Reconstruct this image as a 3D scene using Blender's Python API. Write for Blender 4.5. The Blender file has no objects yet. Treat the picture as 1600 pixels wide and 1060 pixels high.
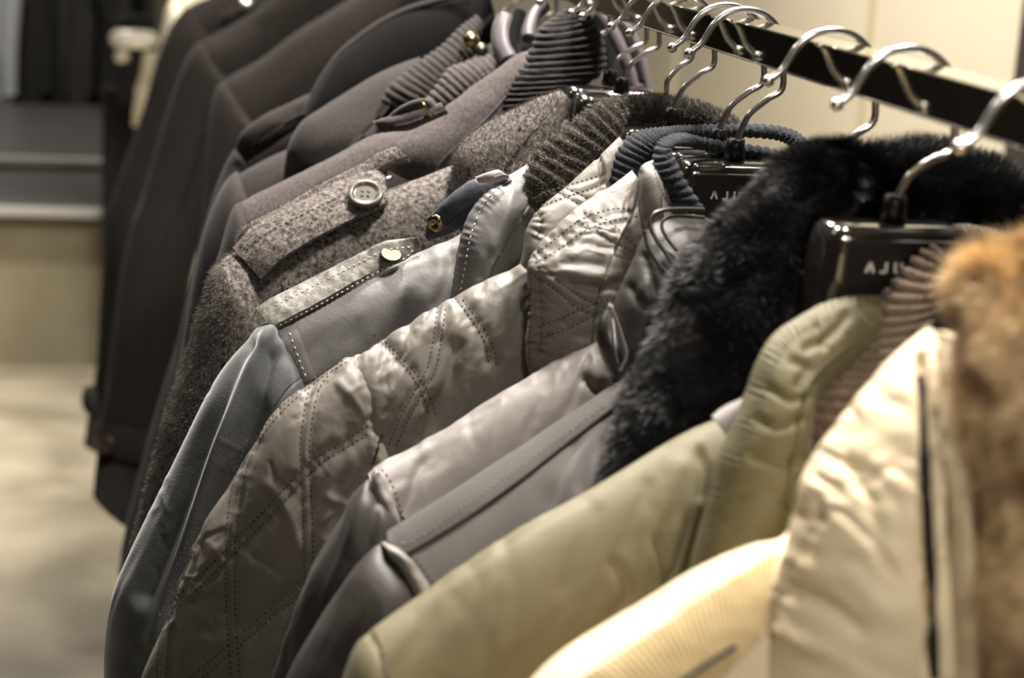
import bpy, math, random
import numpy as np
from mathutils import Vector
from mathutils.bvhtree import BVHTree
random.seed(7); RNG = np.random.default_rng(7)
S = bpy.context.scene; COL = S.collection

# ------------------------------------------------------------------ camera
F = 2800.0
def nrm(v):
    v = np.array(v, float); return v/np.linalg.norm(v)
Yc = nrm((-560, 735, -F)); _t = F*F/701.4
Zc = -nrm((-.06*_t, -_t, -F)); Zc = nrm(Zc-Yc*np.dot(Yc, Zc)); Xc = np.cross(Yc, Zc)
ROT = np.array([Xc, Yc, Zc]); CAM = np.array((0, 0, 1.6))
cd = bpy.data.cameras.new('camera'); cam = bpy.data.objects.new('camera', cd); COL.objects.link(cam)
from mathutils import Matrix
m4 = Matrix(ROT.tolist()).to_4x4(); m4.translation = Vector(CAM); cam.matrix_world = m4
cd.sensor_width = 36; cd.lens = F/1600*36; cd.clip_start = .05; cd.clip_end = 60
cd.dof.use_dof = True; cd.dof.focus_distance = 1.11; cd.dof.aperture_fstop = 7.0
S.camera = cam
S.view_settings.view_transform = 'Standard'; S.view_settings.look = 'None'
S.view_settings.gamma = 1; S.view_settings.exposure = 0.52; S.view_settings.use_curve_mapping = False

# ------------------------------------------------------------------ world and lights
w = bpy.data.worlds.new('world'); S.world = w; w.use_nodes = True
w.node_tree.nodes['Background'].inputs[0].default_value = (.95, .9, .82, 1)
w.node_tree.nodes['Background'].inputs[1].default_value = 0.02
def area(name, loc, size, power, col, target, sy=None, spread=180):
    l = bpy.data.lights.new(name, 'AREA'); l.size = size; l.energy = power; l.color = col
    if sy: l.shape = 'RECTANGLE'; l.size_y = sy
    l.spread = math.radians(spread)
    o = bpy.data.objects.new(name, l); COL.objects.link(o); o.location = loc
    o.rotation_euler = (Vector(target)-Vector(loc)).to_track_quat('-Z', 'Y').to_euler()
    return o
WARM = (1, .94, .87)
area('ceiling_spot_near', (.62, 1.15, 2.75), .2, 33, WARM, (.2, .95, 1.35))
area('ceiling_spot_front', (.15, 1.9, 2.8), .2, 42, WARM, (.15, 1.3, 1.3))
area('ceiling_spot_fore', (.1, -.9, 2.7), .2, .5, WARM, (.42, .55, 1.42), spread=26)
area('ceiling_spot_side', (-.9, 1.7, 2.8), .22, 4, (1, .96, .9), (.1, 1.2, 1.2))
area('ceiling_spot_far', (.4, 3.4, 2.8), .22, 36, WARM, (.1, 2.6, 1.2))
area('ceiling_spot_aisle', (-1.3, 4.9, 2.8), .2, 27, (1, .93, .84), (-1.0, 4.9, 0), spread=60)
area('ceiling_spot_wall', (.7, 3.2, 2.8), .4, 22, WARM, (1.6, 3.4, 1.2))
area('ceiling_spot_back', (-.5, 7.0, 2.8), .3, 26, (1, .95, .86), (-.5, 7.4, .6))

# ------------------------------------------------------------------ helpers
def pix(px, py, Y):
    r = ROT@np.array((px-800, 530-py, -F)); return CAM+r*(Y/r[1])
def proj(P):
    c = (np.atleast_2d(P)-CAM)@ROT; z = -c[:, 2]
    return np.stack([800+F*c[:, 0]/z, 530-F*c[:, 1]/z], 1)
def lin(c):
    return tuple((x/255/12.92 if x/255 <= .04045 else ((x/255+.055)/1.055)**2.4) for x in c)
def _h(i, j, k, s):
    n = (i*374761393+j*668265263+k*2147483647+s*974634777) & 0xffffffff
    n = ((n ^ (n >> 13))*1274126177) & 0xffffffff
    return ((n ^ (n >> 16)) & 0xffffff)/float(0xffffff)
def vnoise(P, s=0):
    I = np.floor(P).astype(np.int64); f = P-I; f = f*f*(3-2*f); r = 0
    for a in (0, 1):
        for b in (0, 1):
            for c in (0, 1):
                wgt = (f[:, 0] if a else 1-f[:, 0])*(f[:, 1] if b else 1-f[:, 1])*(f[:, 2] if c else 1-f[:, 2])
                r = r+wgt*_h(I[:, 0]+a, I[:, 1]+b, I[:, 2]+c, s)
    return r*2-1
def fbm(P, s=0, o=3):
    r = 0; a = 1
    for k in range(o):
        r = r+a*vnoise(P*(2**k), s+k); a *= .5
    return r
def cr(pts, ts):
    """Catmull-Rom through rows of pts at even parameters in 0..1"""
    p = np.array(pts, float); n = len(p)
    x = np.clip(np.array(ts), 0, 1)*(n-1); i = np.minimum(x.astype(int), n-2); f = (x-i)[:, None]
    g = lambda k: p[np.clip(k, 0, n-1)]
    a, b, c, d = g(i-1), g(i), g(i+1), g(i+2)
    a = np.where((i == 0)[:, None], 2*b-c, a); d = np.where((i+2 >= n)[:, None], 2*c-b, d)
    return .5*(2*b+(c-a)*f+(2*a-5*b+4*c-d)*f*f+(3*b-a-3*c+d)*f**3)
def resample(pts, step=None, n=None):
    p = cr(pts, np.linspace(0, 1, 40*len(pts))) if len(pts) > 2 else np.array(pts, float)
    L = np.r_[0, np.cumsum(np.linalg.norm(np.diff(p, axis=0), axis=1))]
    k = n or max(2, int(L[-1]/step)+1)
    t = np.linspace(0, L[-1], k)
    return np.stack([np.interp(t, L, p[:, q]) for q in range(p.shape[1])], 1)
def mk(name, V, Fs, mat, parent=None, smooth=True, uv=None):
    me = bpy.data.meshes.new(name); V = np.asarray(V, float)
    if parent is not None: V = V-np.array(parent.location)
    if isinstance(Fs, np.ndarray):
        nf, k = Fs.shape
        me.vertices.add(len(V)); me.vertices.foreach_set('co', V.astype(np.float32).ravel())
        me.loops.add(nf*k); me.loops.foreach_set('vertex_index', Fs.astype(np.int32).ravel())
        me.polygons.add(nf); me.polygons.foreach_set('loop_start', np.arange(0, nf*k, k, dtype=np.int32))
        me.update(calc_edges=True)
        if uv is not None:
            l = me.uv_layers.new(name='uv'); l.data.foreach_set('uv', uv[Fs.ravel()].astype(np.float32).ravel())
    else:
        me.from_pydata(V.tolist(), [], [list(f) for f in Fs])
    me.polygons.foreach_set('use_smooth', np.full(len(me.polygons), smooth, dtype=bool))
    me.materials.append(mat); me.update()
    o = bpy.data.objects.new(name, me); COL.objects.link(o)
    if parent is not None: o.parent = parent
    return o
def tag(o, label=None, cat=None, group=None, kind=None):
    if label: o['label'] = label
    if cat: o['category'] = cat
    if group: o['group'] = group
    if kind: o['kind'] = kind
    return o
def thing(name, loc, label, cat, group=None):
    o = bpy.data.objects.new(name, None); COL.objects.link(o); o.location = tuple(float(v) for v in loc); o.empty_display_size = .05
    return tag(o, label, cat, group)
class MB:
    def __init__(s): s.v = []; s.f = []
    def add(s, v, f):
        n = len(s.v); s.v += [tuple(map(float, p)) for p in v]; s.f += [[i+n for i in q] for q in f]
    def box(s, a, b):
        (x0, y0, z0), (x1, y1, z1) = a, b
        s.add([(x0,y0,z0),(x1,y0,z0),(x1,y1,z0),(x0,y1,z0),(x0,y0,z1),(x1,y0,z1),(x1,y1,z1),(x0,y1,z1)],
              [(0,3,2,1),(4,5,6,7),(0,1,5,4),(1,2,6,5),(2,3,7,6),(3,0,4,7)])
    def tube(s, pts, r, n=12, cap=True):
        P = np.array(pts, float); r = np.broadcast_to(r, (len(P),)); T = np.gradient(P, axis=0); T /= np.linalg.norm(T, axis=1)[:, None]+1e-12
        up = np.array((0, 1., 0)) if abs(T[0][1]) < .8 else np.array((1., 0, 0)); V = []
        for p, t, rr in zip(P, T, r):
            a = np.cross(t, up); a /= np.linalg.norm(a); b = np.cross(t, a); up = -np.cross(t, a) if False else up
            for k in range(n):
                q = 2*math.pi*k/n; V.append(p+rr*(math.cos(q)*a+math.sin(q)*b))
        Fc = [(i*n+k, (i+1)*n+k, (i+1)*n+(k+1) % n, i*n+(k+1) % n) for i in range(len(P)-1) for k in range(n)]
        if cap: Fc += [tuple(range(n)), tuple(range((len(P)-1)*n, len(P)*n))[::-1]]
        s.add(V, Fc)
    def lathe(s, c, ax, prof, n=32):
        ax = nrm(ax); a = nrm(np.cross(ax, (0, 0, 1) if abs(ax[2]) < .9 else (1, 0, 0))); b = np.cross(ax, a); V = []
        for r, h in prof:
            for k in range(n):
                q = 2*math.pi*k/n; V.append(np.array(c)+ax*h+max(r, 1e-5)*(math.cos(q)*a+math.sin(q)*b))
        s.add(V, [(i*n+k, i*n+(k+1) % n, (i+1)*n+(k+1) % n, (i+1)*n+k) for i in range(len(prof)-1) for k in range(n)])
    def build(s, name, mat, parent=None, smooth=True): return mk(name, s.v, s.f, mat, parent, smooth)

# ------------------------------------------------------------------ materials
class NT:
    def __init__(s, name):
        s.m = bpy.data.materials.new(name); s.m.use_nodes = True; s.t = s.m.node_tree; s.b = s.t.nodes['Principled BSDF']
    def n(s, typ, **kw):
        q = s.t.nodes.new(typ)
        for k, v in kw.items():
            if k in q.inputs: q.inputs[k].default_value = v
            else: setattr(q, k, v)
        return q
    def l(s, a, b): s.t.links.new(a, b)
def fabric(name, col, rough=.8, sheen=.3, grain=900, gstr=.25, col2=None, cscale=60, cdet=4, lo=.4, hi=.65, spec=.3, uvscale=None, wave=None, big=None, coat=0):
    q = NT(name); b = q.b
    b.inputs['Roughness'].default_value = rough; b.inputs['Specular IOR Level'].default_value = spec
    b.inputs['Sheen Weight'].default_value = sheen*.3; b.inputs['Sheen Roughness'].default_value = .4
    b.inputs['Coat Weight'].default_value = coat; b.inputs['Coat Roughness'].default_value = .3
    tc = q.n('ShaderNodeTexCoord'); src = tc.outputs['Object']
    c1 = (*lin(col), 1)
    if col2:
        nz = q.n('ShaderNodeTexNoise', Scale=cscale, Detail=cdet, Roughness=.78 if cdet > 8 else .6); q.l(src, nz.inputs['Vector'])
        r = q.n('ShaderNodeValToRGB'); r.color_ramp.elements[0].color = c1; r.color_ramp.elements[1].color = (*lin(col2), 1)
        r.color_ramp.elements[0].position = lo; r.color_ramp.elements[1].position = hi
        q.l(nz.outputs['Fac'], r.inputs['Fac']); q.l(r.outputs['Color'], b.inputs['Base Color'])
    else: b.inputs['Base Color'].default_value = c1
    g = q.n('ShaderNodeTexNoise', Scale=grain, Detail=3); q.l(src, g.inputs['Vector'])
    bp = q.n('ShaderNodeBump', Strength=gstr, Distance=.0006); q.l(g.outputs['Fac'], bp.inputs['Height']); last = bp
    if wave:
        u = q.n('ShaderNodeUVMap'); mp = q.n('ShaderNodeMapping'); mp.inputs['Rotation'].default_value = (0, 0, math.radians(wave[1]))
        q.l(u.outputs[0], mp.inputs['Vector'])
        wv = q.n('ShaderNodeTexWave', Scale=wave[0], Distortion=.6); wv.inputs['Detail Scale'].default_value = 3; q.l(mp.outputs[0], wv.inputs['Vector'])
        b2 = q.n('ShaderNodeBump', Strength=wave[2], Distance=.001); q.l(wv.outputs['Fac'], b2.inputs['Height']); q.l(bp.outputs[0], b2.inputs['Normal']); last = b2
    if big:
        n3 = q.n('ShaderNodeTexNoise', Scale=big[0], Detail=5, Distortion=big[2]); q.l(src, n3.inputs['Vector'])
        b3 = q.n('ShaderNodeBump', Strength=big[1], Distance=.004); q.l(n3.outputs['Fac'], b3.inputs['Height']); q.l(last.outputs[0], b3.inputs['Normal']); last = b3
    q.l(last.outputs[0], b.inputs['Normal'])
    return q.m
def plain(name, col, rough=.4, metal=0, spec=.5, coat=0):
    q = NT(name); b = q.b; b.inputs['Base Color'].default_value = (*lin(col), 1); b.inputs['Roughness'].default_value = rough
    b.inputs['Metallic'].default_value = metal; b.inputs['Specular IOR Level'].default_value = spec; b.inputs['Coat Weight'].default_value = coat
    g = q.n('ShaderNodeTexNoise', Scale=120, Detail=3); r = q.n('ShaderNodeMapRange'); r.inputs['To Min'].default_value = max(0, rough-.04); r.inputs['To Max'].default_value = rough+.05
    q.l(g.outputs['Fac'], r.inputs['Value']); q.l(r.outputs[0], b.inputs['Roughness'])
    return q.m
M = dict(
    chrome=plain('chrome', (235, 232, 225), .06, 1), steel=plain('steel', (215, 212, 205), .18, 1),
    hook=plain('hook_steel', (235, 232, 226), .24, 1),
    gold=plain('brass', (168, 150, 112), .22, 1), gun=plain('gunmetal', (84, 80, 68), .38, .8),
    hanger=plain('hanger_plastic', (34, 30, 27), .14, 0, 1, 1), rubber=plain('ferrule_plastic', (14, 13, 12), .35),
    letter=plain('letter_print', (225, 222, 214), .5), button=plain('horn_button', (76, 70, 58), .28, 0, .7, .5),
    darkbutton=plain('dark_button', (60, 45, 40), .3),
    cream=fabric('cream_nylon', (226, 208, 172), .55, .3, big=(14, .35, .5)), cream2=fabric('cream_cord', (205, 180, 132), .8, .3, wave=(150, 0, .35)),
    olive=fabric('olive_nylon', (116, 108, 82), .55, .25, spec=.3, big=(14, .3, 1.2)), olive_dark=fabric('olive_collar', (104, 97, 70), .6, .2, spec=.25, big=(30, .3, 1.2)),
    rib_taupe=fabric('taupe_rib_knit', (112, 96, 80), .9, .5, 1400, .5), rib_navy=fabric('navy_rib_knit', (27, 28, 33), .9, .3, 1500, 1, (70, 72, 80), 900, 3, .45, .75),
    rib_brown=fabric('brown_rib_knit', (84, 76, 64), .9, .6, 1000, 1.0, (34, 30, 26), 700, 2, .35, .6), rib_black=fabric('black_rib_knit', (36, 32, 32), .9, .4, 1200, .5),
    twill=fabric('grey_twill', (148, 142, 138), .7, .3, wave=(190, 38, .9)), satin=fabric('grey_satin', (124, 117, 111), .5, .3, 1500, .25, spec=.35, big=(16, .3, 1.5)),
    strap=fabric('dark_strap', (74, 69, 64), .6, .3, wave=(260, 20, .5)), satin_dark_shaded=fabric('dark_shaded_satin', (56, 51, 47), .48, .2, 1500, .2, big=(16, .35, 1.2)),  # dark satin; on the sleeves its darkness stands in for shade
    quilt=fabric('taupe_quilted_satin', (122, 116, 107), .5, .2, 1600, .2, (110, 104, 95), 14, 3, spec=.4, big=(26, .35, 1.6)),
    leather=fabric('blue_grey_leather', (124, 121, 118), .5, .25, 420, .3, (98, 96, 95), 26, 6, .35, .7, .45, big=(34, .25, .6)),
    suede_shaded=fabric('blue_grey_suede_shaded', (100, 101, 101), .75, 1.6, 700, .3, (72, 74, 75), 30, 6, .35, .7),  # darker than the leather: the sleeve's shade is put into the colour
    crackle=fabric('crackled_leather', (122, 117, 106), .45, .2, 300, .6, (84, 80, 72), 220, 6, .4, .6, .5),
    navytab=fabric('navy_leather', (62, 65, 74), .6, .3, 500, .3, (82, 84, 92), 60, 5, .45, .7), pink=fabric('pinkish_lining', (170, 158, 158), .4, .3),
    wool=fabric('flecked_charcoal_wool', (40, 36, 35), .95, .4, 900, 1.0, (182, 172, 163), 330, 10, .4, .74, spec=.12),
    woolhair=fabric('wool_fuzz', (112, 106, 98), .95, .4),
    grey=fabric('mauve_grey_wool', (88, 81, 79), .9, .4, 900, .6, (64, 59, 58), 420, 4, .4, .65, spec=.12), grey2=fabric('dark_grey_wool', (60, 55, 53), .9, .3, 900, .5, (48, 44, 43), 400, spec=.12),
    brownblack=fabric('brown_black_wool', (40, 35, 32), .9, .2, 900, .5, (31, 28, 26), 300, spec=.12), black=fabric('black_cloth', (26, 24, 24), .85, .2),
    blackwool=fabric('black_wool', (17, 16, 16), .9, .2, spec=.1), blackfur=fabric('black_fur', (20, 18, 19), .55, .2), blackfur2=plain('black_fur_fibre', (24, 22, 22), .42, 0, .7),
    brownfur=fabric('tan_fur_skin', (150, 112, 66), .8, .3), mauve=fabric('mauve_satin', (100, 92, 96), .35, .3), beigecoat=fabric('beige_wool', (208, 198, 174), .8, .4),
    thread=plain('grey_thread', (38, 34, 31), .6), threadw=plain('white_thread', (225, 222, 210), .6), threado=plain('olive_thread', (84, 76, 48), .7),
    whitecloth=fabric('pale_grey_cotton', (185, 188, 196), .8, .2), piping=plain('shiny_piping', (44, 39, 36), .38, 0, .6, 0),
)
def furmat(name, c1, c2, scale):
    q = NT(name); tc = q.n('ShaderNodeTexCoord'); nz = q.n('ShaderNodeTexNoise', Scale=scale, Detail=4, Distortion=.6); q.l(tc.outputs['Object'], nz.inputs['Vector'])
    r = q.n('ShaderNodeValToRGB'); r.color_ramp.elements[0].color = (*lin(c1), 1); r.color_ramp.elements[1].color = (*lin(c2), 1)
    r.color_ramp.elements[0].position = .38; r.color_ramp.elements[1].position = .6
    q.l(nz.outputs['Fac'], r.inputs['Fac']); q.l(r.outputs[0], q.b.inputs['Base Color']); q.b.inputs['Roughness'].default_value = .6; q.b.inputs['Sheen Weight'].default_value = .3
    return q.m
M['tanfibre'] = furmat('tan_fur_fibre', (146, 108, 60), (240, 212, 160), 46)

# ------------------------------------------------------------------ cloth builders
def polydist(Q, pts):
    """distance and arc position of points Q to a polyline, pixels"""
    P = resample(pts, 12.0); best = np.full(len(Q), 1e9); arc = np.zeros(len(Q)); L = 0
    lo = P.min(0)-60; hi = P.max(0)+60
    idx = np.where((Q > lo).all(1) & (Q < hi).all(1))[0]; q = Q[idx]; bb = np.full(len(idx), 1e9); aa = np.zeros(len(idx))
    for a, b in zip(P[:-1], P[1:]):
        ab = b-a; l = np.linalg.norm(ab)+1e-9; t = np.clip(((q-a)@ab)/(l*l), 0, 1)
        d = np.linalg.norm(q-a-t[:, None]*ab, axis=1); k = d < bb; bb[k] = d[k]; aa[k] = L+t[k]*l; L += l
    best[idx] = bb; arc[idx] = aa
    return best, arc
def grid_normals(G):
    du = np.gradient(G, axis=0); dv = (np.roll(G, -1, 1)-np.roll(G, 1, 1))
    n = np.cross(du, dv); return n/(np.linalg.norm(n, axis=2)[..., None]+1e-12)
SURF = {}
def tube(name, secs, mat, parent, nu=160, nv=90, R=.05, creases=(), wr=None, rib=None, mirror=None, back=.45, quilt=None, uexp=1):
    """closed garment volume. secs: (ax,ay,bx,by,Y,d[,R]) image-traced edges A and B of each section set at distance Y, d half-thickness towards the viewer"""
    rows = []
    for s in secs:
        Y = s[4]; YA, YB = Y if isinstance(Y, tuple) else (Y, Y)
        a = pix(s[0], s[1], YA); b = pix(s[2], s[3], YB); rows.append(np.r_[a, b, s[5], s[6] if len(s) > 6 else R])
    if mirror:
        xh, sc = mirror; neck = []
        for r in rows[::-1]:
            q = r.copy(); q[0] = xh+(xh-r[0])*sc; q[3] = xh+(xh-r[3])*sc; q[1] = 2*rows[0][1]-r[1]; q[4] = q[1]; neck.append(q)
        rows = neck[:]+rows if rows[0][0] > rows[-1][0] else rows+neck
    rows = np.array(rows); T = np.linspace(0, 1, 400)
    fine = cr(rows, T); L = np.r_[0, np.cumsum(np.linalg.norm(np.diff(fine[:, :3], axis=0), axis=1)+.35*np.linalg.norm(np.diff(fine[:, 3:6], axis=0), axis=1))]
    tt = np.interp(np.linspace(0, 1, nu), L/L[-1], T); rr = cr(rows, tt)
    A, B, d, Rr = rr[:, :3], rr[:, 3:6], np.maximum(rr[:, 6], .001), np.maximum(rr[:, 7], .002)
    Ln = np.linalg.norm(B-A, axis=1)+1e-9; Rr = np.minimum(Rr, Ln/2)
    # profile, sampled so that half of the points lie on the rounded top
    nh = nv//2; G = np.zeros((nu, nv, 3)); e = (B-A)/Ln[:, None]
    for side, sg, j0 in ((0, 1, 0), (1, -back, nh)):
        th = np.linspace(0, 1, nh+1)[:-1] if side == 0 else np.linspace(1, 0, nv-nh+1)[:-1]
        for j, q in enumerate(th):
            if q < .4: a = q/.4*math.pi/2; x = Rr*(1-math.cos(a)); y = math.sin(a)*np.ones(nu)
            elif q > .8: a = (1-q)/.2*math.pi/2; x = Ln-Rr*(1-math.cos(a)); y = math.sin(a)*np.ones(nu)
            else: k = (q-.4)/.4; x = Rr+(Ln-2*Rr)*k; y = np.ones(nu)
            P = A+e*x[:, None]; P[:, 1] -= d*y*sg; G[:, j0+j] = P
    N = grid_normals(G); front = N[:, :nh]
    if front[..., 1].mean() > 0: N = -N; flip = True
    else: flip = False
    Q = G.reshape(-1, 3); NN = N.reshape(-1, 3); px = proj(Q); D = np.zeros(len(Q))
    isf = np.clip((-(NN[:, 1])+.75)*2, 0, 1)
    um = np.repeat(np.linspace(0, L[-1], nu), nv)
    vm = np.r_[0, np.cumsum(np.linalg.norm(np.diff(G[nu//2], axis=0), axis=1))]; vm = np.tile(vm, nu)
    if wr:
        amp, sc, ang, st = wr[:4]; c, s_ = math.cos(math.radians(ang)), math.sin(math.radians(ang))
        a = Q[:, 0]*c+Q[:, 2]*s_; b = -Q[:, 0]*s_+Q[:, 2]*c
        W = np.stack([a*sc/st, b*sc, Q[:, 1]*sc*.6], 1); n1 = fbm(W+2*vnoise(W*.5, 9)[:, None]*.3, len(name)*7+int(abs(secs[0][0])), 4)
        D += amp*(n1-.6*np.abs(n1))
    if rib:
        cnt, amp, ax = rib; t = np.repeat(np.linspace(0, 1, nu), nv) if ax == 'u' else np.tile(np.linspace(0, 1, nv), nu)
        wob = .25*vnoise(Q*40, 3)
        D += amp*(np.abs(np.sin(math.pi*(t*cnt+wob*.6)))-.5)+amp*.25*vnoise(Q*900, 5)
    if quilt is not None:
        amp, sig, lines = quilt; dm = np.full(len(Q), 1e9)
        for l in lines: dm = np.minimum(dm, polydist(px, l)[0])
        D += isf*(amp*(1-np.exp(-(dm/sig)**1.2))-amp)
    for c in creases:
        pts, sig, amp = c[:3]; dd, arc = polydist(px, pts); g = np.exp(-(dd/sig)**2)*isf
        D += g*amp
        if len(c) > 3: lam, pa, ps = c[3:6]; D += isf*np.exp(-(dd/ps)**2)*pa*np.sin(2*math.pi*arc/lam+1.5*np.sin(arc*.11)+2*np.sin(arc*.037))
    Q = Q+NN*D[:, None]
    c0 = Q[:nv].mean(0); c1 = Q[-nv:].mean(0); V = np.vstack([Q, c0, c1])
    i, j = np.meshgrid(np.arange(nu-1), np.arange(nv), indexing='ij'); i = i.ravel(); j = j.ravel(); k = (j+1) % nv
    quads = np.stack([i*nv+j, (i+1)*nv+j, (i+1)*nv+k, i*nv+k], 1)
    if flip: quads = quads[:, ::-1]
    jj = np.arange(nv); kk = (jj+1) % nv; nq = len(Q)
    cap0 = np.stack([np.full(nv, nq), jj, kk, kk], 1); cap1 = np.stack([np.full(nv, nq+1), (nu-1)*nv+kk, (nu-1)*nv+jj, (nu-1)*nv+jj], 1)
    uv = np.vstack([np.stack([um, vm], 1), [[0, 0], [0, 0]]])
    # caps as triangles: build with a centre fan of quads avoided by tiny split
    me = mk(name, V, quads, mat, parent, True, uv)
    import bmesh
    bm = bmesh.new(); bm.from_mesh(me.data); bm.verts.ensure_lookup_table(); b0 = bm.verts[nq]; b1 = bm.verts[nq+1]
    for a, b in zip(jj, kk):
        f = bm.faces.new((b0, bm.verts[int(b)], bm.verts[int(a)]) if not flip else (b0, bm.verts[int(a)], bm.verts[int(b)])); f.smooth = True
        A1, B1 = bm.verts[int((nu-1)*nv+a)], bm.verts[int((nu-1)*nv+b)]
        f = bm.faces.new((b1, A1, B1) if not flip else (b1, B1, A1)); f.smooth = True
    bm.to_mesh(me.data); bm.free()
    me['_k'] = len(SURF); SURF[me.name] = (V, quads, NN, None)
    del me['_k']
    return me
BV = {}
def crinkles(n, box, seed, ang, ln=(18, 60), amp=.0007, sig=(2.5, 5)):
    r = random.Random(seed); out = []
    for _ in range(n):
        x = r.uniform(box[0], box[2]); y = r.uniform(box[1], box[3]); a = math.radians(ang+r.gauss(0, 24)); l = r.uniform(*ln); b = r.uniform(-.25, .25)*l
        dx, dy = math.cos(a), -math.sin(a)
        out.append(([(x-dx*l/2, y-dy*l/2), (x-dy*b, y+dx*b), (x+dx*l/2, y+dy*l/2)], r.uniform(*sig), r.choice((-1, -1, 1))*amp*r.uniform(.4, 1)))
    return out
def cast(o, pts, Yfall=1.0):
    """where lines of sight through image points meet the cloth of o: points and outward normals"""
    if o.name not in BV:
        V, q, _, _ = SURF[o.name]; BV[o.name] = BVHTree.FromPolygons(V.tolist(), q.tolist())
    P = []; N = []; last = None
    for x, y in pts:
        r = nrm(pix(x, y, 1.0)-CAM); h = BV[o.name].ray_cast(Vector(CAM), Vector(r))
        if h[0] is not None:
            n = np.array(h[1]); n = n if n@r < 0 else -n; last = (np.array(h[0]), n)
        else:
            for dy in range(3, 90, 3):      # just above the silhouette: take the distance of the cloth right below
                h = BV[o.name].ray_cast(Vector(CAM), Vector(nrm(pix(x, y+dy, 1.0)-CAM)))
                if h[0] is not None: break
            if h[0] is not None:
                n = np.array(h[1]); n = n if n@r < 0 else -n; last = (CAM+r*(h[0][1]/r[1]), n)
            elif last is not None: last = (CAM+r*(last[0][1]/r[1]), last[1])
            else:
                P.append(None); N.append(None); continue
        P.append(last[0]); N.append(last[1])
    f = next((k for k in range(len(P)) if P[k] is not None), None)
    if f is None: return None, None
    for k in range(f):
        r = nrm(pix(*pts[k], 1.0)-CAM); P[k] = CAM+r*(P[f][1]/r[1]); N[k] = N[f]
    return np.array(P), np.array(N)
def stitches(parent, target, lines, mat, length=6.0, gap=3.5, r=.00035, name='stitching', lift=.0002):
    V = []; Fc = []
    for ln in lines:
        pts = resample(ln, length+gap); pts2 = resample(ln, 1.0)
        for i in range(len(pts)-1):
            a = pts[i]; t = (pts[i+1]-a); t = t/(np.linalg.norm(t)+1e-9); b = a+t*length
            P, N = cast(target, [a, b])
            if P is None or np.linalg.norm(P[1]-P[0]) > .012: continue
            n = nrm(N[0]+N[1]); ax = P[1]-P[0]; L = np.linalg.norm(ax)
            if L < 1e-5: continue
            ax /= L; s = np.cross(n, ax); s /= np.linalg.norm(s)+1e-9; k = len(V); mid = (P[0]+P[1])/2+n*lift
            ring = [s*r*1.2, n*r, -s*r*1.2, -n*r]
            V.append(P[0]-n*r); V += [mid-ax*L*.28+q for q in ring]+[mid+ax*L*.28+q for q in ring]; V.append(P[1]-n*r)
            for j in range(4):
                m = (j+1) % 4; Fc += [(k, k+1+m, k+1+j), (k+1+j, k+1+m, k+5+m, k+5+j), (k+9, k+5+j, k+5+m)]
    if V: return mk(name, V, Fc, mat, parent)
def applique(name, target, A, B, mat, parent, lift=.001, thick=.002, nu=80, nv=10, bow=.0, rnd=.25, wr=0, lip=None):
    """a strap or band lying on the cloth between two traced edges, with real thickness"""
    a = resample(A, n=nu); b = resample(B, n=nu); top = []; Nn = []
    rows = []
    for k in range(nv):
        t = k/(nv-1); rows.append(a*(1-t)+b*t)
    G = np.zeros((nv, nu, 3)); NG = np.zeros((nv, nu, 3))
    for k in range(nv):
        P, N = cast(target, rows[k])
        if P is None: return None
        G[k] = P; NG[k] = N
    def sm1(x, k): return np.convolve(np.pad(x, k, 'edge'), np.ones(2*k+1)/(2*k+1), 'valid')
    mid = NG[nv//3:].mean((0)); sm = np.stack([sm1(mid[:, c], 8) for c in range(3)], 1); sm /= np.linalg.norm(sm, axis=1)[:, None]
    tv = np.linspace(0, 1, nv); Yg = G[:, :, 1]; i1, i2 = nv//3, nv-1
    Yb_ = sm1(Yg[i2], 7); Ym_ = sm1(Yg[i1], 7); sl_ = np.clip((Ym_-Yb_)/(tv[i2]-tv[i1]), -.004, .05); sl_ = sm1(sl_, 7)
    for k in range(nv):
        yy = Yb_+sl_*(1-tv[k])
        for u in range(nu):
            G[k, u] = pix(rows[k][u][0], rows[k][u][1], yy[u])
    t = np.linspace(0, 1, nv); prof = 1-rnd*np.abs(2*t-1)**4; lft = lift+(np.zeros(nu) if lip is None else np.interp(np.linspace(0, 1, nu), *lip))
    T = G+sm[None]*(lft[None, :, None]+thick*prof[:, None, None]+bow*(1-(2*t-1)**2)[:, None, None])
    if wr: T = T+sm[None]*(wr*vnoise(T.reshape(-1, 3)*160, 4).reshape(nv, nu, 1))
    Bt = G+sm[None]*(lft[None, :, None]-.0008)
    ring = np.concatenate([T, Bt[::-1]], 0); m = 2*nv; V = ring.transpose(1, 0, 2).reshape(-1, 3)
    Fc = [(i*m+j, (i+1)*m+j, (i+1)*m+(j+1) % m, i*m+(j+1) % m) for i in range(nu-1) for j in range(m)]
    Fc += [tuple(range(m))[::-1], tuple(range((nu-1)*m, nu*m))]
    o = mk(name, V, Fc, mat, parent)
    arc = np.r_[0, np.cumsum(np.linalg.norm(np.diff(G[nv//2], axis=0), axis=1))]; wd = np.linalg.norm(G[-1]-G[0], axis=1).mean()
    uvv = np.stack([np.repeat(arc, m), np.tile(np.r_[tv, tv[::-1]]*wd, nu)], 1); lay = o.data.uv_layers.new(name='uv')
    li = np.zeros(len(o.data.loops), np.int32); o.data.loops.foreach_get('vertex_index', li); lay.data.foreach_set('uv', uvv[li].astype(np.float32).ravel())
    tris = [f for f in Fc if len(f) == 4]
    SURF[o.name] = (V, np.array(tris), None, None)
    es = o.data
    import bmesh
    bm = bmesh.new(); bm.from_mesh(es); bmesh.ops.recalc_face_normals(bm, faces=bm.faces)
    for e in bm.edges:
        if len(e.link_faces) == 2 and e.calc_face_angle(0) > .7: e.smooth = False
    bm.to_mesh(es); bm.free()
    return o
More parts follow.
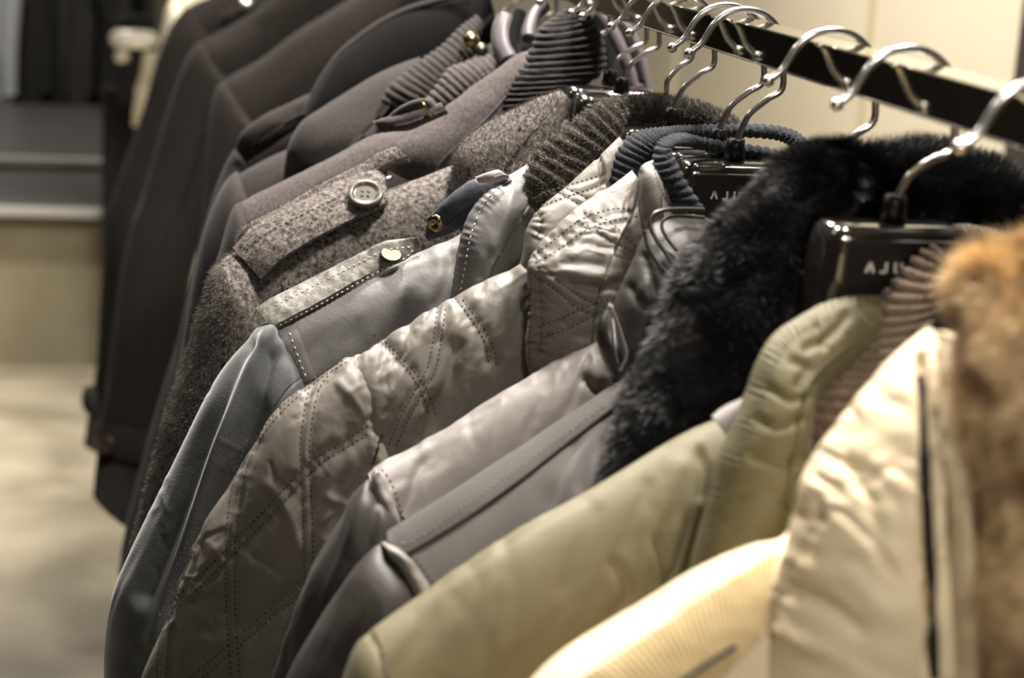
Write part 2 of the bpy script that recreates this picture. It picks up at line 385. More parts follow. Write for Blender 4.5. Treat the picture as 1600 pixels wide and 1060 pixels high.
def hairs(name, target, n, length, mat, parent, width=.0004, comb=(0, 0, -1), lay=.6, region=None, clump=40, curl=.3, frontonly=True):
    V, q, _, _ = SURF[target.name]; a, b, c, d = (V[q[:, k]] for k in range(4))
    fn = np.cross(c-a, d-b); ar = np.linalg.norm(fn, axis=1)/2+1e-12; fn = fn/(2*ar[:, None])
    cen = (a+b+c+d)/4; view = (CAM-cen); view /= np.linalg.norm(view, axis=1)[:, None]
    wgt = ar*np.where((fn*view).sum(1) > -.35, 1, .18)
    if region is not None: wgt = wgt*region(proj(cen))
    k = RNG.choice(len(q), n, p=wgt/wgt.sum()); u, v = RNG.random(n)[:, None], RNG.random(n)[:, None]
    P = (a[k]*(1-u)+b[k]*u)*(1-v)+(d[k]*(1-u)+c[k]*u)*v; N = fn[k]
    C = np.array(comb, float)[None]+.9*np.stack([fbm(P*clump, s, 2) for s in (1, 2, 3)], 1); C -= N*(C*N).sum(1)[:, None]
    dr = N*(1-lay)+C*lay+RNG.normal(0, .16, (n, 3)); dr /= np.linalg.norm(dr, axis=1)[:, None]
    L = length*(.6+.6*RNG.random(n))[:, None]; L = L*(1+.25*fbm(P*clump*.7, 8, 2)[:, None])
    bend = (C*.6+RNG.normal(0, curl, (n, 3))); sd = np.cross(dr, RNG.normal(0, 1, (n, 3))); sd /= np.linalg.norm(sd, axis=1)[:, None]
    w_ = width*(.7+.6*RNG.random(n))[:, None]
    p0 = P-N*.0005; p1 = P+dr*L*.5; p2 = P+dr*L+bend*L*.22
    VV = np.stack([p0-sd*w_, p0+sd*w_, p1-sd*w_*.8, p1+sd*w_*.8, p2-sd*w_*.15, p2+sd*w_*.15], 1).reshape(-1, 3)
    i = np.arange(n)[:, None]*6; Fc = np.vstack([i+np.array([0, 1, 3, 2]), i+np.array([2, 3, 5, 4])])
    return mk(name, VV, Fc, mat, parent)
def disc(name, P, N, prof, mat, parent, holes=0, rad=.01):
    mb = MB(); mb.lathe(P, N, prof, 40); o = mb.build(name, mat, parent)
    if holes:
        h = MB(); n = nrm(N); a = nrm(np.cross(n, (0, 0, 1))); b = np.cross(n, a)
        for s in (-1, 1):
            for t in (-1, 1): h.lathe(np.array(P)+(a*s+b*t)*rad*.17, n, [(0, .0009), (rad*.085, .0009), (rad*.085, .0003)], 10)
        h.build('thread_hole', M['rubber'], o if False else parent)
    return o

# ------------------------------------------------------------------ the shop itself
def struct(name, mat, boxes):
    mb = MB()
    for a, b in boxes: mb.box(a, b)
    o = mb.build(name, mat, None, False); o['kind'] = 'structure'; return o
q = NT('polished_concrete_floor'); tc = q.n('ShaderNodeTexCoord')
nz = q.n('ShaderNodeTexNoise', Scale=2.2, Detail=6, Distortion=.4); q.l(tc.outputs['Object'], nz.inputs['Vector'])
r = q.n('ShaderNodeValToRGB'); r.color_ramp.elements[0].color = (*lin((108, 101, 86)), 1); r.color_ramp.elements[1].color = (*lin((158, 149, 130)), 1); r.color_ramp.elements[0].position = .35; r.color_ramp.elements[1].position = .65
q.l(nz.outputs['Fac'], r.inputs['Fac'])
br = q.n('ShaderNodeTexBrick', Scale=1.0); br.offset = 0; br.inputs['Mortar Size'].default_value = .006; br.inputs['Brick Width'].default_value = .9; br.inputs['Row Height'].default_value = .9; br.inputs['Mortar'].default_value = (*lin((120, 110, 90)), 1)
q.l(tc.outputs['Object'], br.inputs['Vector']); q.l(r.outputs[0], br.inputs['Color1']); q.l(r.outputs[0], br.inputs['Color2']); q.l(br.outputs['Color'], q.b.inputs['Base Color'])
q.b.inputs['Roughness'].default_value = .35; floor_m = q.m
def wallmat(name, col, col2, rough=.7):
    return fabric(name, col, rough, 0, 60, .05, col2, 1.5, 4, .3, .7)
beige = wallmat('beige_wall_panel', (208, 198, 174), (202, 191, 166)); darkw = wallmat('dark_wall_paint', (46, 42, 39), (40, 37, 34)); ceilm = wallmat('ceiling_paint', (128, 123, 114), (120, 115, 107))
struct('floor', floor_m, [((-3, -1.5, -.1), (2.2, 12.5, 0))])
struct('ceiling', ceilm, [((-3, -1.5, 3.0), (2.2, 12.5, 3.1))])
struct('wall_left', darkw, [((-3.1, -1.5, 0), (-3, 12.5, 3))])
struct('wall_back', beige, [((-3, 12.4, 0), (2.2, 12.5, 3))])
struct('wall_behind', darkw, [((-3, -1.6, 0), (2.2, -1.5, 3))])
WX = 1.45
struct('wall_right', beige, [((WX, 2.87, 0), (WX+.1, 12.4, 3))])
struct('wall_right_near', plain('dark_doorway', (52, 44, 38), .6), [((WX, -1.5, 0), (WX+.1, 2.87, 3))])
struct('trim_1', beige, [((WX-.018, 3.50, 0), (WX, 3.66, 3)), ((WX-.01, 4.9, 0), (WX, 5.0, 3))])
# ------------------------------------------------------------------ background: platform, far rack, stand
t = thing('display_platform', (-.9, 5.9, 0), 'low beige display platform with a dark two-step glossy top', 'platform')
mb = MB(); mb.box((-2.6, 5.85, 0), (-.155, 8.2, .475)); mb.build('plinth', fabric('beige_plinth', (142, 135, 112), .7, 0, 60, .1, (128, 121, 100), 3, 5), t, False)
dk = plain('dark_lacquered_board', (84, 81, 80), .4); highlight_m = plain('pale_edge_highlight', (190, 186, 180), .4, .2)
def slab(y0, y1, z0, z1, nm):
    mb = MB(); mb.box((-2.6, y0, z0), (-.15, y1, z1)); o = mb.build(nm, dk, t, False)
    b = o.modifiers.new('b', 'BEVEL'); b.width = .012; b.segments = 3
slab(5.8, 8.2, .49, .525, 'lower_board'); slab(6.62, 8.2, .525, .56, 'upper_board')
for y, z in ((5.79, .515), (6.61, .55)):
    mb = MB(); mb.box((-2.6, y-.004, z-.006), (-.15, y+.06, z+.014)); mb.build('edge_highlight', highlight_m, t, False)  # pale strips stand in for the highlights along the glossy board edges
t = thing('black_panel', (-.1, 5.75, 0), 'tall narrow black panel standing at the end of the platform', 'panel')
mb = MB(); mb.box((-.15, 5.7, 0), (.5, 5.78, .93)); mb.build('board', M['black'], t, False)
mb = MB(); mb.box((-.16, 5.66, 0), (.51, 5.84, .03)); mb.build('foot', M['rubber'], t, False)
# stand with pale things on it
c = pix(209, 60, 5.6)
t = thing('display_stand', (c[0], 5.6, .93), 'slim black display stand with a bright oval cream top', 'display stand')
mb = MB(); mb.lathe((c[0], 5.6, c[2]), (0, 0, 1), [(0, -.026), (.06, -.026), (.072, -.01), (.072, .008), (.06, .022), (0, .026)], 40)
o = mb.build('top_disc', plain('cream_enamel', (255, 250, 235), .3), t)
mb = MB(); a = pix(190, 88, 5.55); mb.lathe(a, (0, 0, 1), [(0, -.022), (.018, -.015), (.024, 0), (.018, .015), (0, .022)], 24); mb.build('round_knob', plain('pale_knob', (215, 205, 185), .3), t)
mb = MB(); mb.lathe((c[0], 5.6, 0), (0, 0, 1), [(0, .9), (.05, .9), (.05, c[2]-.012), (0, c[2]-.012)], 24); mb.build('post', M['black'], t)
tube('cream_scarf', [(225, 80, 246, 80, 5.55, .02), (218, 110, 243, 112, 5.54, .03), (210, 140, 238, 142, 5.55, .02), (206, 170, 226, 172, 5.54, .03), (205, 196, 216, 198, 5.55, .01)], M['beigecoat'], t, 60, 40, .05, wr=(.006, 20, 80, 2))
c2 = pix(212, 40, 5.7); mb = MB(); mb.lathe((c2[0], 5.7, c2[2]), (0, 0, 1), [(0, -.02), (.06, -.02), (.05, .03), (0, .035)], 24); mb.build('dark_cap', M['black'], t)

LAB = ['charcoal garment with soft vertical folds beside the white shirt on the far rack', 'second black garment from the white shirt on the far rack', 'third dark garment from the white shirt on the far rack',
       'fourth dark garment from the white shirt on the far rack', 'fifth dark garment from the white shirt on the far rack', 'slim grey-black garment nearest the cream stand on the far rack']
Yb = 8.6
def hang(name, x0, x1, x2, x3, ybot, mat, label, cat, Y, grp=None):
    a = pix((x0+x1)/2, ybot, Y)
    t = thing(name, a, label, cat, grp)
    tube('body', [(x0+6, -130, x1-6, -130, Y, .03), (x0, -100, x1, -100, Y, .06), (x2, 60, x3, 60, Y, .06), (x2, ybot-10, x3, ybot-10, Y, .06), (x2+1, ybot, x3-1, ybot, Y, .05)], mat, t, 60, 90, .12, wr=(.035, 9, 90, 5))
    for s, xa, xb in ((0, x0, x2), (1, x1, x3)):
        w = (x1-x0)*.2; q = 1 if s else -1
        tube('sleeve', [(xa-w/2, -112, xa+w/2, -112, Y-.05, .02), (xa-w, -70, xa+w, -70, Y-.06, .05), (xb-w, 60, xb+w, 60, Y-.06, .05), (xb-w*.8, ybot-50, xb+w*.8, ybot-50, Y-.06, .045)], mat, t, 40, 30, .06, wr=(.01, 14, 90, 4))
    mb = MB(); x = pix((x0+x1)/2, -130, Y); mb.tube([x, x+(0, 0, .03), x+(.02, 0, .05), x+(.03, 0, .08), x+(0, 0, .11), x+(-.025, 0, .09)], .0025, 8)
    h = mb.build('hanger_hook', M['chrome'], t)
hang('white_shirt', -60, 22, -52, 13, 196, M['whitecloth'], 'pale bluish white shirt at the far rack, cut by the picture edge', 'shirt', 8.4)
for k, (a, b) in enumerate(((24, 66), (66, 106), (106, 138), (138, 166), (166, 196), (196, 234))):
    hang('hanging_coat', a, b, a-4, b+4, 192 if k < 4 else 222, fabric('far_dark_cloth_%s' % 'abcdef'[k], (44+6*(k % 3), 42+6*(k % 3), 41+5*(k % 3)), .85, .3), LAB[k], 'coat', Yb+.24*(k % 2), 'dark clothes on the far rack')
t = thing('clothes_rail', (-.9, 8.6, 0), 'dark straight rail carrying the dark clothes behind the platform', 'clothes rail')
zr = pix(100, -130, 8.6)[2]+.105
mb = MB(); mb.tube([(-2.4, 8.65, zr), (.6, 8.65, zr)], .014, 16); mb.build('bar', M['rubber'], t)
for x in (-2.4, .6):
    mb = MB(); mb.tube([(x, 8.65, 0), (x, 8.65, zr)], .014, 16); mb.build('post', M['rubber'], t)

# ------------------------------------------------------------------ chrome rail and hangers
h0 = pix(1148, 243, 1.0); XH, ZH = h0[0], h0[2]
RX, RZ = 0.32328, 1.53545      # top left edge of the rail
t = thing('clothes_rail', (RX+.012, 2.2, 0), 'polished chrome rectangular rail that carries the row of jackets', 'clothes rail')
mb = MB(); mb.box((RX, .2, RZ-.020), (RX+.024, 4.4, RZ)); o = mb.build('bar', M['chrome'], t, False)
b = o.modifiers.new('b', 'BEVEL'); b.width = .0016; b.segments = 3
for y in (.22, 4.38):
    mb = MB(); mb.box((RX+.002, y-.01, .03), (RX+.022, y+.01, RZ-.019)); mb.build('upright', M['chrome'], t, False)
    mb = MB(); mb.box((RX-.24, y-.02, 0), (RX+.26, y+.02, .03)); mb.build('foot', M['chrome'], t, False)
mb = MB(); mb.lathe((RX+.028, .565, RZ-.006), (-1, 0, 0), [(0, -.002), (.022, -.002), (.022, .03), (.018, .034), (0, .034)], 32)
mb.build('end_clamp', M['chrome'], t)

def hookpath():
    P = [(0, -.004), (0, .004), (.0035, .0185), (.0065, .0235)]
    P = [(0, -.004), (0, .004), (.0045, .0185), (.0078, .0245), (.0165, .0325), (.0255, .0405)]
    cx, cz, r = RX+.012-XH, RZ-.0172+.0008-ZH, .0225
    for a in np.linspace(-8, 158, 20): P.append((cx+r*math.cos(math.radians(a))*1.06, cz+r*math.sin(math.radians(a))))
    x, z = P[-1]; P += [(x-.004, z-.007), (x-.0105, z-.0125)]
    return P
def hanger(Y, label, yaw=.2, letters=False, dx=0, wid=.034, arm=.19, drop=.035, slope=.44, dz=0, grp='black plastic hangers on the chrome rail', sc=1):
    t = thing('coat_hanger', (XH+dx, Y, h0[2]), label, 'coat hanger', grp); t.rotation_euler = (0, 0, 0)
    X0 = XH+dx
    ZH = globals()['ZH']+dz
    P = [(X0+p[0]-dx*min(1, max(0, (p[1])/.03)), Y, ZH+p[1]-dz*min(1, max(0, p[1]/.04))) for p in hookpath()]
    pts = resample(P, n=70); mb = MB(); mb.tube(pts, .0019, 12); mb.lathe(pts[-1], (1, 0, 0), [(0, -.0032), (.0022, -.0024), (.0032, 0), (.0022, .0024), (0, .0032)], 16)
    mb.build('hook', M['hook'], t)
    mb = MB(); mb.lathe((X0, Y, ZH-.006), (0, 0, 1), [(0, .001), (.0062, .001), (.0056, .008), (.0052, .0125), (.003, .013), (0, .013)], 24); mb.build('ferrule', M['rubber'], t)
    # head and arms: lofted sections along the width
    xs = np.unique(np.r_[np.linspace(-arm, -wid*1.25, 20), np.linspace(-wid*1.25, wid*1.25, 36), np.linspace(wid*1.25, arm, 20)])
    V = []; n = 28
    for x in xs:
        ax = abs(x); u = ax/wid
        hd = 1/(1+math.exp((u-1.12)*26)); edge = math.sqrt(max(0, 1-min(1, max(0, (u-.72)/.4))**2)) if u < 1.12 else 0
        ztop = -.004-.0045*(1-edge)*hd-(drop+(ax-wid)*slope)*(1-hd); zbot = -.05*hd-(drop+.03+(ax-wid)*slope)*(1-hd)
        dep = (.0175*(.55+.45*edge))*hd+(1-hd)*(.008+.008*((ax-wid)/(arm-wid))**2)
        if ax > arm-.012: dep *= .6
        for k in range(n):
            a = 2*math.pi*k/n; c, s_ = math.cos(a), math.sin(a); e = .38
            V.append((X0+x, Y+yaw*(x-math.copysign(min(ax, wid*1.2), x))-dep*math.copysign(abs(c)**e, c), ZH-.002+(ztop+zbot)/2+(ztop-zbot)/2*math.copysign(abs(s_)**(.5), s_)))
    m = len(xs); Fc = [(i*n+k, (i+1)*n+k, (i+1)*n+(k+1) % n, i*n+(k+1) % n) for i in range(m-1) for k in range(n)]+[tuple(range(n)), tuple(range((m-1)*n, m*n))[::-1]]
    mk('hanger_body', V, Fc, M['hanger'], t)
    if letters:
        mb = MB(); zt = ZH-.0262; yy = Y-.0222
        fp = Y-.0169
        V = [(X0+x, fp-.0012, ZH+z) for x, z in ((-wid*.86, -.0125), (wid*.86, -.0125), (wid*.86, -.05), (-wid*.86, -.05))]
        p = MB(); p.box((X0-wid*.84, fp-.0006, ZH-.05), (X0+wid*.84, fp+.004, ZH-.0115)); o = p.build('front_plate', plain('hanger_plate', (30, 26, 23), .3), t, False)
        bb = o.modifiers.new('b', 'BEVEL'); bb.width = .001; bb.segments = 2
        def st(x0, z0, x1, z1, w=.0006):
            d = np.array((x1-x0, z1-z0)); L = np.linalg.norm(d); nn = np.array((-d[1], d[0]))/L*w
            q_ = [(x0+nn[0], z0+nn[1]), (x1+nn[0], z1+nn[1]), (x1-nn[0], z1-nn[1]), (x0-nn[0], z0-nn[1])]
            mb.add([(X0+a, fp-.0011, zt+b) for a, b in q_]+[(X0+a, fp-.0003, zt+b) for a, b in q_], [(0, 1, 2, 3), (4, 7, 6, 5), (0, 4, 5, 1), (1, 5, 6, 2), (2, 6, 7, 3), (3, 7, 4, 0)])
        k = .0047; x = -.0162; st(x-.0018, 0, x, k); st(x, k, x+.0018, 0)
        x += .0068; st(x+.001, k, x+.001, .0002); st(x+.001, .0003, x-.0018, .0003)
        x += .0068; st(x-.0015, k, x-.0015, .0003); st(x-.0015, .0003, x+.0015, .0003); st(x+.0015, 0, x+.0015, k)
        x += .0068; st(x-.0019, k, x+.0019, k); st(x, k, x, 0)
        mb.build('lettering', M['letter'], t, False)
    return t
hanger(.635, 'chrome hanger hook at the near end of the rail above the cream jacket', yaw=.3, drop=.07, slope=.6, arm=.15, wid=.03)
hanger(.765, 'black hanger lettered in white inside the olive jacket collar', yaw=.35, drop=.06, slope=.66, dz=.011, letters=True)
hanger(.86, 'black hanger whose chrome hook rises behind the black fur collar', yaw=.35, drop=.07, slope=.66)
hanger(1.0, 'black lettered hanger inside the navy-rimmed quilted jacket touching the black fur', yaw=.02, drop=.05, dz=.003, letters=True)
hanger(1.035, 'black hanger with a bright top just behind the lettered navy-collar one', yaw=.02, drop=.055, dz=.004)
hanger(1.135, 'black hanger inside the brown knit collar of the leather jacket', yaw=.02, drop=.04, dz=.004)
hanger(1.185, 'black hanger hidden behind the back of the brown knit collar', dx=.012, yaw=.05, drop=.05)
hanger(1.27, 'black hanger in the flecked wool coat, just before the tall black rib collar', yaw=.05, drop=.045, dz=.009)
hanger(1.305, 'second black hanger in the flecked wool coat group, touching the wide one in front', yaw=.05, drop=.045, dz=.011)
hanger(1.42, 'black hanger in the smooth mauve-grey coat with the black ribbed collar')
hanger(1.62, 'black hanger with a gold-lit top inside the dark ribbed collar')
hanger(1.78, 'black hanger in the coat with the tall curved black collar')
hanger(2.3, 'black hanger in the first of the three plain brown-black coats')
hanger(2.8, 'black hanger in the middle plain brown-black coat')
hanger(3.5, 'black hanger in the last brown-black coat before the cream one')
hanger(3.95, 'black hanger at the far end holding the cream coat')
# ------------------------------------------------------------------ garments, near to far
def coat(name, Y, label, cat='jacket', group=None): return thing(name, (XH, Y, ZH-.75), label, cat, group)
def L(*p): return [tuple(q) for q in p]

# --- cream jacket with tan fur
g = coat('jacket', .635, 'cream nylon jacket with a thick tan fur collar at the near end of the rail')
yoke = tube('body', [(1380, 730, 1600, 2400, .62, .05, .05), (1219, 826, 1430, 2400, .61, .05, .055), (1080, 900, 1250, 2400, .605, .05, .055), (960, 972, 1120, 2400, .60, .05, .055), (860, 1040, 1000, 2400, .59, .045, .055), (790, 1120, 880, 2300, .58, .03, .05)], M['cream'], g, 150, 120, .055, wr=(.002, 30, 50, 2))
corded = applique('corded_shoulder_band', yoke, L((1215, 862), (1100, 935), (990, 1010), (900, 1066)), L((1190, 1000), (1130, 1060), (1070, 1110), (1020, 1160)), M['cream2'], g, .001, .0015, 60, 14, .002, wr=.0004)
slv = tube('sleeve', [(800, 1085, 900, 1300, .575, .04, .05), (740, 1150, 900, 1400, .57, .045, .05), (680, 1300, 900, 1600, .57, .045, .05), (600, 1700, 860, 1900, .58, .04, .05), (560, 2100, 800, 2200, .59, .04, .05)], M['cream'], g, 60, 50, .06)
col = tube('collar_panel', [(1452, 512, 1520, 545, .612, .012, .03), (1399, 562, 1530, 640, .60, .03, .05), (1327, 641, 1530, 760, .592, .038, .06), (1255, 728, 1520, 880, .585, .042, .06), (1228, 800, 1510, 980, .58, .044, .06), (1205, 900, 1500, 1100, .578, .044, .06), (1178, 1000, 1490, 1220, .576, .044, .06), (1150, 1100, 1480, 1320, .576, .044, .06), (1120, 1300, 1470, 1500, .58, .04, .06)], M['cream'], g, 240, 150, .06,
    creases=crinkles(26, (1200, 560, 1440, 1060), 8, -30, (40, 140), .0010, (7, 15))+[(L((1438, 560), (1441, 640), (1447, 760), (1454, 900), (1458, 1060)), 7, -.006), (L((1455, 560), (1470, 760), (1478, 1060)), 14, .004),
             (L((1268, 770), (1262, 800), (1240, 860), (1212, 925), (1190, 990), (1165, 1060)), 5, -.0022, 44, .0007, 22),
             (L((1225, 800), (1262, 812), (1300, 790), (1360, 840), (1400, 900)), 8, -.0016), (L((1300, 690), (1285, 740), (1262, 800)), 7, -.0012, 40, .0008, 22),
             (L((1230, 925), (1290, 950), (1340, 985)), 14, -.002), (L((1240, 890), (1320, 900), (1380, 960)), 20, .0012), (L((1330, 640), (1310, 700), (1350, 760), (1390, 880)), 12, -.0015), (L((1225, 1000), (1280, 1010), (1330, 1040)), 14, .0012)], wr=(.0022, 24, 20, 2))
applique('zip_tape', col, L((1434, 590), (1440, 680), (1446, 800), (1451, 920), (1455, 1060)), L((1443, 590), (1451, 680), (1458, 800), (1464, 920), (1469, 1060)), M['black'], g, .0002, .0016, 60, 6)
tube('placket', [(1468, 520, 1500, 525, .59, .01, .02), (1470, 600, 1506, 600, .572, .012, .02), (1474, 740, 1514, 740, .548, .013, .02), (1478, 880, 1522, 880, .54, .013, .02), (1482, 1000, 1526, 1000, .537, .013, .02), (1484, 1200, 1530, 1200, .537, .013, .02)], M['cream'], g, 100, 40, .02, wr=(.0015, 40, 90, 2))
cord = cast(yoke, resample(L((1146, 1008), (1110, 1030), (1075, 1054), (1040, 1080)), n=24))[0]
mb = MB(); mb.tube(cord+np.array((0, -.003, .001)), .0011, 8); mb.build('pocket_piping', M['rubber'], g)
fur = tube('fur_collar', [(1620, 348, 1900, 420, .60, .03, .05), (1560, 392, 1860, 470, .585, .045, .06), (1508, 430, 1830, 560, .57, .05, .06), (1498, 500, 1820, 640, .56, .055, .06), (1520, 600, 1820, 720, .548, .055, .06), (1532, 720, 1820, 800, .54, .055, .06), (1536, 850, 1820, 900, .535, .055, .06), (1544, 980, 1820, 1030, .53, .055, .06), (1555, 1200, 1830, 1220, .53, .055, .06)], M['brownfur'], g, 140, 90, .06, wr=(.006, 30, 10, 1))
hairs('fur_pile', fur, 100000, .009, M['tanfibre'], g, .0002, (-.3, 0, -.8), .55, clump=55, curl=.35)

# --- olive jacket
g = coat('jacket', .765, 'olive green jacket with a gathered collar lined in taupe ribbed knit')
body = tube('body', [(1250, 600, 1420, 2000, .76, .03, .05), (1148, 640, 1300, 2000, .752, .035, .05), (1068, 680, 1210, 2000, .748, .036, .05), (918, 770, 1050, 2000, .738, .036, .05), (780, 846, 900, 1950, .728, .036, .05), (665, 926, 770, 1900, .718, .036, .05), (585, 984, 650, 1850, .708, .034, .05), (572, 1010, 600, 1800, .704, .025, .04)], M['olive'], g, 320, 150, .052,
    creases=crinkles(30, (620, 680, 1090, 1060), 7, 66, (60, 180), .0005, (6, 14))+[(L((1092, 708), (1100, 735), (1097, 775)), 7, -.003), (L((1084, 815), (1075, 860), (1062, 900), (1040, 960)), 12, -.006), (L((1028, 848), (1040, 880), (1046, 910)), 9, -.0035), (L((1060, 730), (1030, 800), (1000, 900)), 16, .0016), (L((960, 880), (985, 930), (960, 960)), 9, -.002), (L((1010, 760), (970, 860)), 10, -.001), (L((930, 800), (880, 920)), 12, -.0008), (L((585, 978), (620, 960), (780, 858), (918, 782)), 3, -.0006)], wr=(.0014, 30, 62, 5), mirror=(XH, .9))
slv = tube('sleeve', [(584, 984, 650, 1180, .70, .034, .05), (556, 1012, 640, 1240, .698, .036, .05), (538, 1056, 640, 1300, .697, .036, .05), (520, 1120, 640, 1380, .70, .036, .05), (490, 1300, 640, 1500, .70, .034, .05), (450, 1600, 600, 1700, .71, .03, .05), (430, 1900, 560, 1900, .72, .03, .04)], M['olive'], g, 120, 80, .05,
    creases=[(L((579, 990), (596, 1020), (612, 1060)), 5, -.002, 14, .0009, 20)])
stitches(g, slv, [L((590, 1000), (604, 1030), (616, 1060))], M['threado'], 6, 3)
colO = tube('collar', [(1376, 461, 1392, 500, .744, .012, .02), (1330, 463, 1362, 540, .735, .016, .03), (1293, 471, 1320, 570, .728, .02, .03), (1225, 505, 1285, 600, .72, .024, .04), (1188, 550, 1268, 625, .712, .026, .04), (1163, 612, 1262, 665, .705, .027, .04), (1144, 660, 1262, 712, .70, .027, .04), (1122, 718, 1262, 775, .695, .027, .04), (1100, 805, 1260, 850, .69, .027, .04), (1076, 896, 1250, 930, .686, .027, .04), (1060, 990, 1230, 1010, .684, .026, .04), (1050, 1150, 1210, 1150, .69, .02, .03)], M['olive_dark'], g, 420, 120, .04,
    creases=[(L((1376, 468), (1330, 476), (1296, 488), (1235, 520), (1204, 560), (1182, 618), (1166, 666), (1146, 722), (1124, 812), (1102, 900), (1085, 985)), 9, .0002, 9.5, .0004, 16),
             (L((1322, 494), (1300, 520), (1262, 540)), 9, -0.00270), (L((1240, 562), (1264, 574), (1250, 600)), 9, -0.00240), (L((1185, 655), (1215, 668), (1250, 655)), 8, -0.00180), (L((1178, 712), (1220, 722), (1250, 716)), 9, -0.00180), (L((1200, 605), (1235, 625), (1262, 618)), 8, -0.00156), (L((1150, 775), (1190, 765), (1240, 790)), 10, -0.00120), (L((1140, 830), (1200, 840), (1240, 880)), 12, -0.00120), (L((1345, 480), (1362, 500)), 6, -0.00180), (L((1275, 505), (1290, 540)), 7, -0.00180)], wr=(.0012, 30, 60, 1.5))
stitches(g, colO, [L((1376, 472), (1330, 481), (1299, 494), (1242, 526), (1214, 564), (1192, 620), (1176, 668), (1156, 724), (1134, 812), (1112, 900), (1096, 985))], M['threado'], 6, 3)
tube('rib_lining', [(1459, 378, 1463, 384, .752, .004, .01), (1436, 398, 1466, 420, .745, .01, .02), (1396, 444, 1470, 440, .738, .015, .03), (1342, 512, 1462, 480, .732, .018, .03), (1300, 560, 1458, 540, .724, .02, .03), (1262, 600, 1440, 590, .716, .022, .03), (1245, 650, 1420, 650, .71, .022, .03), (1240, 710, 1400, 715, .705, .022, .03), (1235, 790, 1380, 800, .70, .022, .03), (1230, 860, 1350, 880, .70, .022, .03)], M['rib_taupe'], g, 420, 60, .03, rib=(27, .0026, 'u'))
tube('rib_back', [(1454, 372, 1466, 440, .795, .008, .02), (1475, 356, 1490, 440, .80, .01, .02), (1510, 352, 1520, 440, .80, .01, .02), (1560, 362, 1560, 440, .80, .01, .02), (1620, 380, 1610, 440, .79, .01, .02)], M['rib_taupe'], g, 200, 60, .02, rib=(22, .0018, 'u'))
tube('grey_lining', [(1112, 650, 1150, 700, .722, .006, .02), (1130, 636, 1160, 690, .726, .008, .02), (1160, 622, 1180, 680, .728, .008, .02)], M['satin'], g, 40, 30, .02)

# --- black fur collared twill coat
g = coat('coat', .86, 'grey twill coat with a dark stitched shoulder strap and a huge black fur collar', 'coat')
body = tube('body', [(1120, 520, 1300, 1900, .86, .025, .045), (953, 622, 1120, 1900, .842, .03, .045), (870, 680, 1010, 1900, .83, .033, .045), (780, 735, 910, 1900, .82, .034, .045), (700, 786, 820, 1900, .81, .034, .045), (625, 832, 720, 1800, .80, .034, .045), (600, 852, 660, 1750, .797, .028, .04)], M['twill'], g, 260, 130, .048, wr=(.002, 36, 60, 3), mirror=(XH, .9),
    creases=[(L((940, 690), (920, 720), (905, 760)), 8, -.0012), (L((900, 690), (880, 740), (860, 790)), 9, -.001)])
slv = tube('sleeve', [(620, 852, 720, 985, .802, .030, .04), (588, 856, 686, 1010, .793, .034, .045), (548, 895, 650, 1050, .785, .034, .045), (495, 968, 620, 1120, .782, .034, .045), (449, 1060, 590, 1200, .78, .034, .045), (400, 1200, 550, 1320, .785, .032, .045), (360, 1500, 500, 1560, .79, .03, .04)], M['satin_dark_shaded'], g, 150, 90, .05, wr=(.003, 30, 62, 4))
pad = applique('shoulder_seam_band', body, L((592, 852), (612, 856), (632, 868), (655, 895), (668, 915)), L((606, 868), (616, 880), (630, 900), (643, 925), (650, 942)), M['satin'], g, .0015, .003, 90, 14, .003, wr=.0012)
if pad: stitches(g, body, [L((622, 858), (646, 872), (668, 900), (684, 924))], M['thread'], 6, 3.5)
st_ = applique('shoulder_strap', body, L((606, 838), (625, 824), (780, 726), (953, 612), (990, 590)), L((618, 868), (643, 866), (780, 780), (950, 650), (990, 625)), M['strap'], g, .001, .0022, 160, 12, .0008)
if st_: stitches(g, st_, [L((628, 848), (646, 846), (780, 754), (948, 632))], M['letter'] if False else plain('pale_brown_thread', (120, 112, 102), .7), 5, 5)
bf = tube('fur_collar', [(1339, 226, 1345, 320, .85, .02, .03), (1269, 234, 1300, 330, .842, .028, .04), (1218, 258, 1296, 380, .835, .032, .045), (1172, 292, 1290, 430, .828, .034, .045), (1126, 330, 1270, 470, .822, .036, .05), (1088, 384, 1250, 520, .816, .036, .05), (1062, 433, 1235, 580, .812, .036, .05), (1044, 496, 1215, 640, .808, .036, .05), (1014, 568, 1200, 700, .804, .036, .05), (986, 610, 1180, 760, .80, .036, .05), (974, 663, 1150, 830, .798, .034, .05), (962, 720, 1110, 870, .796, .03, .05), (952, 758, 1080, 890, .796, .02, .04)], M['blackfur'], g, 160, 90, .05, wr=(.004, 30, 30, 1.4))
hairs('fur_pile', bf, 130000, .0068, M['blackfur2'], g, .00013, (-.5, 0, -.7), .45, clump=60, curl=.3)
bb = tube('fur_collar_back', [(1225, 240, 1235, 400, .842, .02, .03), (1310, 227, 1310, 420, .84, .018, .03), (1377, 236, 1370, 430, .838, .02, .03), (1453, 228, 1450, 430, .836, .02, .03), (1502, 232, 1500, 430, .832, .02, .03), (1543, 248, 1550, 430, .828, .02, .03), (1581, 278, 1600, 440, .824, .02, .03), (1620, 318, 1660, 460, .82, .02, .03), (1700, 388, 1740, 520, .81, .015, .03)], M['blackfur'], g, 110, 60, .04, wr=(.004, 30, 30, 1.4))
hairs('fur_pile', bb, 70000, .007, M['blackfur2'], g, .00013, (.2, 0, .5), .5, clump=70, curl=.35)

